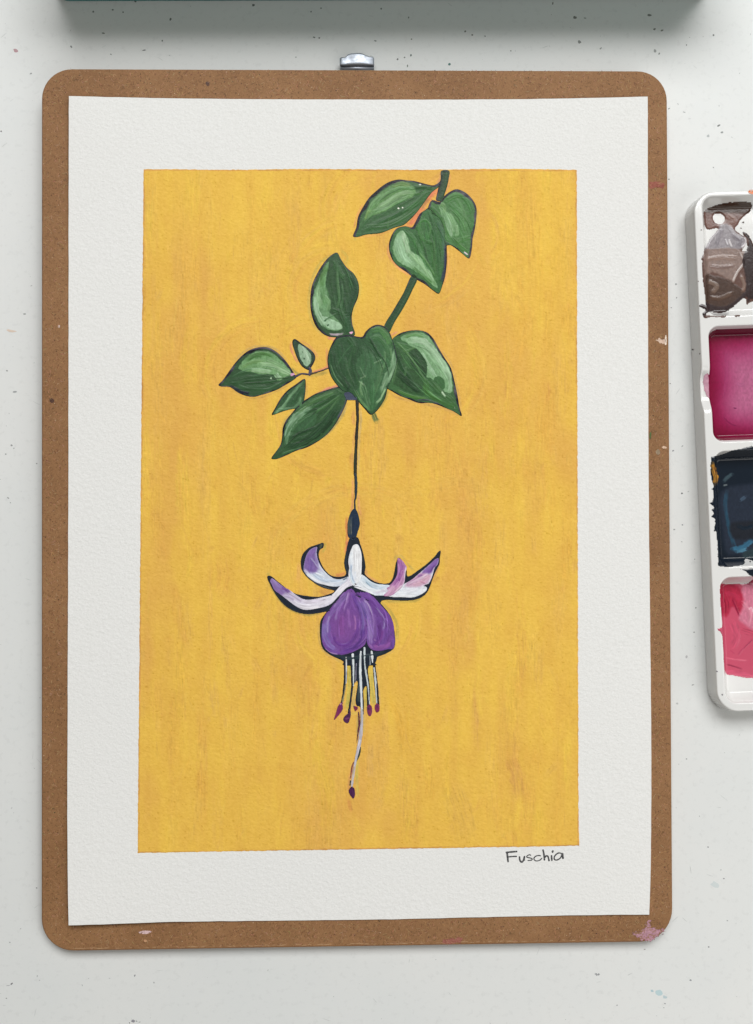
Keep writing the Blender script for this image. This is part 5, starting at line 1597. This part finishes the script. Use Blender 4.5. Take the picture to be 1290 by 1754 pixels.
# brown well
BR = (104, 78, 68)
well_paint('paint_puddle', wells[0], (98, 72, 64),
           [('f', K5([(380, 570), (520, 580), (760, 590), (980, 600), (1100, 700), (980, 880), (800, 860), (640, 860), (470, 890), (400, 800)]), 2, (110, 80, 72)),
            ('f', K5([(400, 560), (560, 450), (760, 400), (950, 400), (1290, 400), (1290, 600), (1000, 590), (800, 590), (540, 590)]), 2, (66, 44, 32)),
            ('s', K5([(800, 640), (900, 700), (920, 800)]), 9, (124, 88, 74)), ('s', K5([(900, 480), (1100, 440), (1250, 460)]), 4, (72, 50, 36)),
            ('f', K5([(700, 800), (860, 820), (960, 960), (1140, 1040), (1170, 1130), (1100, 1230), (960, 1270), (600, 1270), (400, 1290), (400, 1180), (500, 1060), (640, 900)]), 2, (140, 134, 138)),
            ('s', K5([(560, 1000), (500, 1120), (430, 1260)]), 7, (152, 146, 150)), ('s', K5([(700, 880), (640, 1040), (600, 1180)]), 9, (132, 126, 132)), ('s', K5([(860, 860), (960, 980), (1100, 1080)]), 7, (160, 156, 160)), ('s', K5([(780, 1080), (820, 1180)]), 2.6, (222, 220, 222), {'h': .2}),  # last stroke, thin and near white, is a painted highlight
            ('s', K5([(850, 1100), (900, 1220)]), 3.6, (230, 226, 226), {'h': .25}), ('s', K5([(900, 1000), (1040, 1100), (1000, 1200)]), 8, (124, 118, 124)), ('s', K5([(1140, 1060), (1150, 1160), (1080, 1240)]), 3, (206, 200, 202), {'h': .2}),  # pale thick strokes: highlights painted into the puddle's colour
            ('f', K1([(680, 880), (760, 860), (960, 850), (1080, 900), (1060, 1000), (1000, 1080), (980, 1180), (880, 1140), (760, 1090), (690, 1120)]), 1.6, (134, 114, 106)),
            ('s', K1([(700, 960), (840, 940), (1000, 950)]), 8, (142, 120, 110)), ('s', K1([(740, 1030), (860, 1040), (960, 1020)]), 7, (128, 106, 100)), ('s', K1([(1040, 900), (1070, 1000), (1010, 1090), (960, 1200)]), 3.2, (190, 178, 172), {'h': .2}),  # last pale raised stroke is a highlight put into the colour
            ('f', K1([(690, 1130), (780, 1130), (900, 1160), (1000, 1220), (1080, 1300), (1000, 1420), (860, 1490), (720, 1480), (690, 1380)]), 1.8, (76, 58, 50)), ('s', K1([(720, 1180), (800, 1230), (760, 1300)]), 8, (120, 100, 88)),
            ('s', K1([(740, 1340), (840, 1350), (960, 1300)]), 8, (100, 78, 66)), ('s', K1([(1040, 1120), (1080, 1220), (1060, 1280)]), 6, (138, 116, 104)),
            ('f', K1([(690, 1390), (760, 1420), (900, 1430), (1040, 1330), (1130, 1250), (1100, 1330), (1000, 1430), (880, 1500), (740, 1490), (660, 1540), (620, 1430)]), 1.2, (58, 46, 46)),
            ('f', K1([(1060, 690), (1120, 720), (1169, 840), (1240, 1000), (1240, 1330), (1100, 1340), (1100, 1200), (1080, 1080), (1060, 960), (1110, 830), (1120, 760)]), 1.2, (50, 38, 38)),
            ('s', K1([(1130, 1200), (1120, 1400)]), 4, (60, 48, 48))],
           [K5([(380, 560), (520, 470), (660, 420), (900, 385), (1250, 390), (1240, 560), (1080, 700), (1020, 800), (960, 890), (1100, 1000), (1180, 1080), (1140, 1200), (1090, 1290), (1100, 1500), (380, 1500), (385, 1300), (480, 1080), (640, 880), (470, 905), (400, 830)]),
            K1([(678, 860), (1080, 880), (1169, 820), (1240, 960), (1240, 1320), (1130, 1400), (1105, 1420), (1080, 1350), (960, 1450), (860, 1500), (760, 1490), (700, 1480), (690, 1400)]),
            K1([(1058, 690), (1130, 720), (1200, 900), (1150, 1000), (1090, 1000), (1060, 940), (1110, 830)]),
            K1([(620, 1430), (650, 1405), (700, 1420), (740, 1480), (700, 1510), (800, 1525), (900, 1520), (880, 1545), (760, 1540), (680, 1555), (660, 1500), (690, 1470)]),
            K1([(980, 1520), (1030, 1515), (1040, 1530), (990, 1540)])],
           holes=[K5([(560, 640), (620, 608), (700, 620), (760, 680), (740, 760), (680, 795), (600, 770), (560, 710)])],
           label='brown and grey paint with a bare round spot in the top well')
# red well: wet wash lying in the whole well
zl = float(tray_z(np.array([(wu0 + wu1) / 2]), np.array([sum(wells[1]) / 2]))[0]) + .0003
well_paint('paint_puddle', wells[1], (112, 8, 42),
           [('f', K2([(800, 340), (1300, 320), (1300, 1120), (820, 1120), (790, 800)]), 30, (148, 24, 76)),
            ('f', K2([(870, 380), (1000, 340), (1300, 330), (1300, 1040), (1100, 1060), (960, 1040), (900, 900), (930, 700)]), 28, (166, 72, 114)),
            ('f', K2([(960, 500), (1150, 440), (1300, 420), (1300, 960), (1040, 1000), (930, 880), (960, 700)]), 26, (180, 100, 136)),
            ('f', K2([(650, 640), (690, 580), (716, 590), (726, 830), (690, 820)]), 1.2, (208, 160, 178)),
            ('s', K2([(900, 380), (900, 600), (880, 850)]), 6, (160, 62, 108), {'op': .5}), ('s', K2([(1000, 680), (1040, 700), (1080, 690)]), 5, (170, 92, 132), {'op': .5}), ('s', K2([(870, 1020), (930, 1080), (1000, 1110)]), 2, (112, 24, 66), {'op': .6}),
            ('s', K2([(970, 930), (1000, 935)]), 1.8, (96, 30, 70)), ('s', K2([(700, 150), (1170, 150)]), 26, (92, 8, 36), {'op': .6, 'soft': 5, 'ends': 0})],  # wide dark band paints the shade of the well's top wall
           [K2([(662, 650), (690, 590), (730, 600), (740, 820), (720, 830), (690, 790)])], full=True, thick=.0003, label='wet crimson wash filling the second well', top=lambda u, v: np.full_like(u, zl))
# navy well
well_paint('paint_puddle', wells[2], (22, 32, 44),
           [('f', K3([(850, 480), (1169, 400), (1300, 400), (1300, 1080), (1000, 1110), (900, 1090), (860, 860)]), 4, (40, 48, 62)), ('s', K3([(905, 480), (890, 640), (930, 860), (980, 1040)]), 7, (44, 82, 104)), ('s', K3([(960, 1060), (1060, 1040), (1160, 960)]), 10, (56, 112, 142)),
            ('s', K3([(1000, 1080), (1100, 1060)]), 5, (84, 140, 166)), ('s', K3([(870, 380), (930, 320), (960, 310)]), 6, (64, 84, 92)), ('s', K3([(1040, 570), (1090, 530)]), 5, (78, 100, 122)), ('f', K3([(940, 800), (1100, 780), (1300, 760), (1300, 900), (1100, 960), (960, 940)]), 3, (34, 38, 46)),
            ('s', K3([(1010, 820), (1080, 850), (1169, 820)]), 6, (18, 34, 48)), ('s', K3([(870, 420), (910, 410)]), 2.4, (128, 138, 140)), ('f', K3([(1060, 1100), (1160, 1050), (1300, 1040), (1300, 1130), (1100, 1150)]), 1.6, (44, 60, 66)),
            ('s', K3([(760, 200), (790, 330), (785, 400)]), 8, (222, 150, 46), {'op': 1.0}), ('s', K3([(770, 230), (800, 300)]), 2.4, (150, 96, 40))],
           [K3([(745, 170), (800, 120), (1300, 90), (1300, 1130), (1100, 1150), (1075, 1215), (840, 1235), (815, 1180), (800, 900), (775, 880), (785, 760), (745, 735), (770, 700), (750, 660), (775, 640), (730, 595), (765, 560), (765, 470), (740, 455), (770, 430), (745, 330)]),
            K3([(1010, 1250), (1100, 1255), (1300, 1240), (1300, 1400), (1150, 1330), (1090, 1280)]), K3([(1095, 45), (1112, 50), (1108, 85), (1085, 95), (1100, 70)])],
           label='thick dark navy paint in the third well')
# pink well
well_paint('paint_puddle', wells[3], (198, 82, 108),
           [('f', K4([(830, 240), (980, 235), (1060, 330), (1060, 440), (1030, 520), (960, 460), (900, 570), (850, 520), (835, 400)]), 2.5, (176, 44, 72)), ('s', K4([(850, 300), (900, 420), (900, 540)]), 7, (150, 28, 56)), ('s', K4([(960, 380), (1000, 480), (1030, 560)]), 3.4, (144, 26, 60)),
            ('s', K4([(880, 330), (960, 340), (1040, 400)]), 8, (188, 52, 84)), ('f', K4([(1060, 250), (1300, 200), (1300, 690), (1160, 690), (1060, 620), (1020, 570), (1080, 440)]), 2.5, (206, 122, 146)), ('s', K4([(1060, 420), (1140, 520), (1120, 640)]), 7, (218, 140, 160)),
            ('s', K4([(1120, 490), (1150, 470), (1160, 520)]), 2, (236, 190, 202), {'h': .15}), ('s', K4([(960, 620), (1000, 760), (960, 860)]), 14, (202, 84, 112)), ('s', K4([(1020, 940), (1070, 880), (1169, 780)]), 2.4, (158, 50, 82)), ('s', K4([(940, 900), (980, 930)]), 2, (166, 56, 86)),  # first stroke, pale and raised, is a painted highlight on the pink
            ('s', K4([(890, 970), (980, 990), (1100, 1000)]), 2.4, (214, 104, 128)), ('s', K4([(900, 1040), (980, 1060), (1060, 1090)]), 2.6, (162, 52, 82)), ('s', K4([(900, 1120), (1040, 1140), (1169, 1160)]), 10, (206, 90, 118)), ('s', K4([(1100, 210), (1140, 230), (1169, 190)]), 5, (140, 40, 66)),
            ('s', K4([(1040, 700), (1120, 720), (1230, 760)]), 10, (194, 76, 102))],
           [K4([(835, 245), (900, 232), (1120, 225), (1300, 150), (1300, 1190), (1169, 1182), (1080, 1178), (980, 1155), (900, 1138), (880, 1060), (868, 860), (850, 740), (805, 685), (852, 668), (862, 620), (850, 540), (838, 400)])],
           label='pink and crimson paint in the bottom well')
# orange mark and specks on the rim
us_, vs_ = to_uv(on_table(1287, 329, PH))
ob = []


def on_tray(x, y):
    x, y = np.asarray(x, float), np.asarray(y, float)
    z = np.full(x.shape, PH)
    for _ in range(6):
        p = on_table(x, y, z)
        z = .5 * z + .5 * tray_z(*to_uv(p))
    return on_table(x, y, z)


bl = blobs('paint_drip', [(1287, 328.5, 8, 4.4, .05, (214, 110, 40))], m_wet, pal, on_tray, .0003)
bl['label'] = 'orange paint drip on the top rim'
del bl['kind']
blobs('paint_specks', [(1186, 599, 1.4, 1.6, 0, (72, 72, 74)), (1198, 606, 1.4, 1.6, .3, (84, 84, 86)), (1201, 394, 1.3, 1.3, 0, (112, 100, 92)), (1196, 482, 1.6, .9, .4, (128, 116, 112)), (1207, 828, 1.2, 1, 0, (120, 112, 118)),
                       (1228, 1150, 2, 1.4, .4, (112, 106, 118)), (1237, 1190, 1.6, 1.6, 0, (128, 124, 128)), (1273, 381, 2, 1.4, 0, (86, 74, 66)), (1269, 391, 1.4, 1.4, 0, (96, 84, 76)), (1285, 962, 1.6, 1.4, 0, (84, 84, 88))], m_wet, pal, on_tray, .00016)
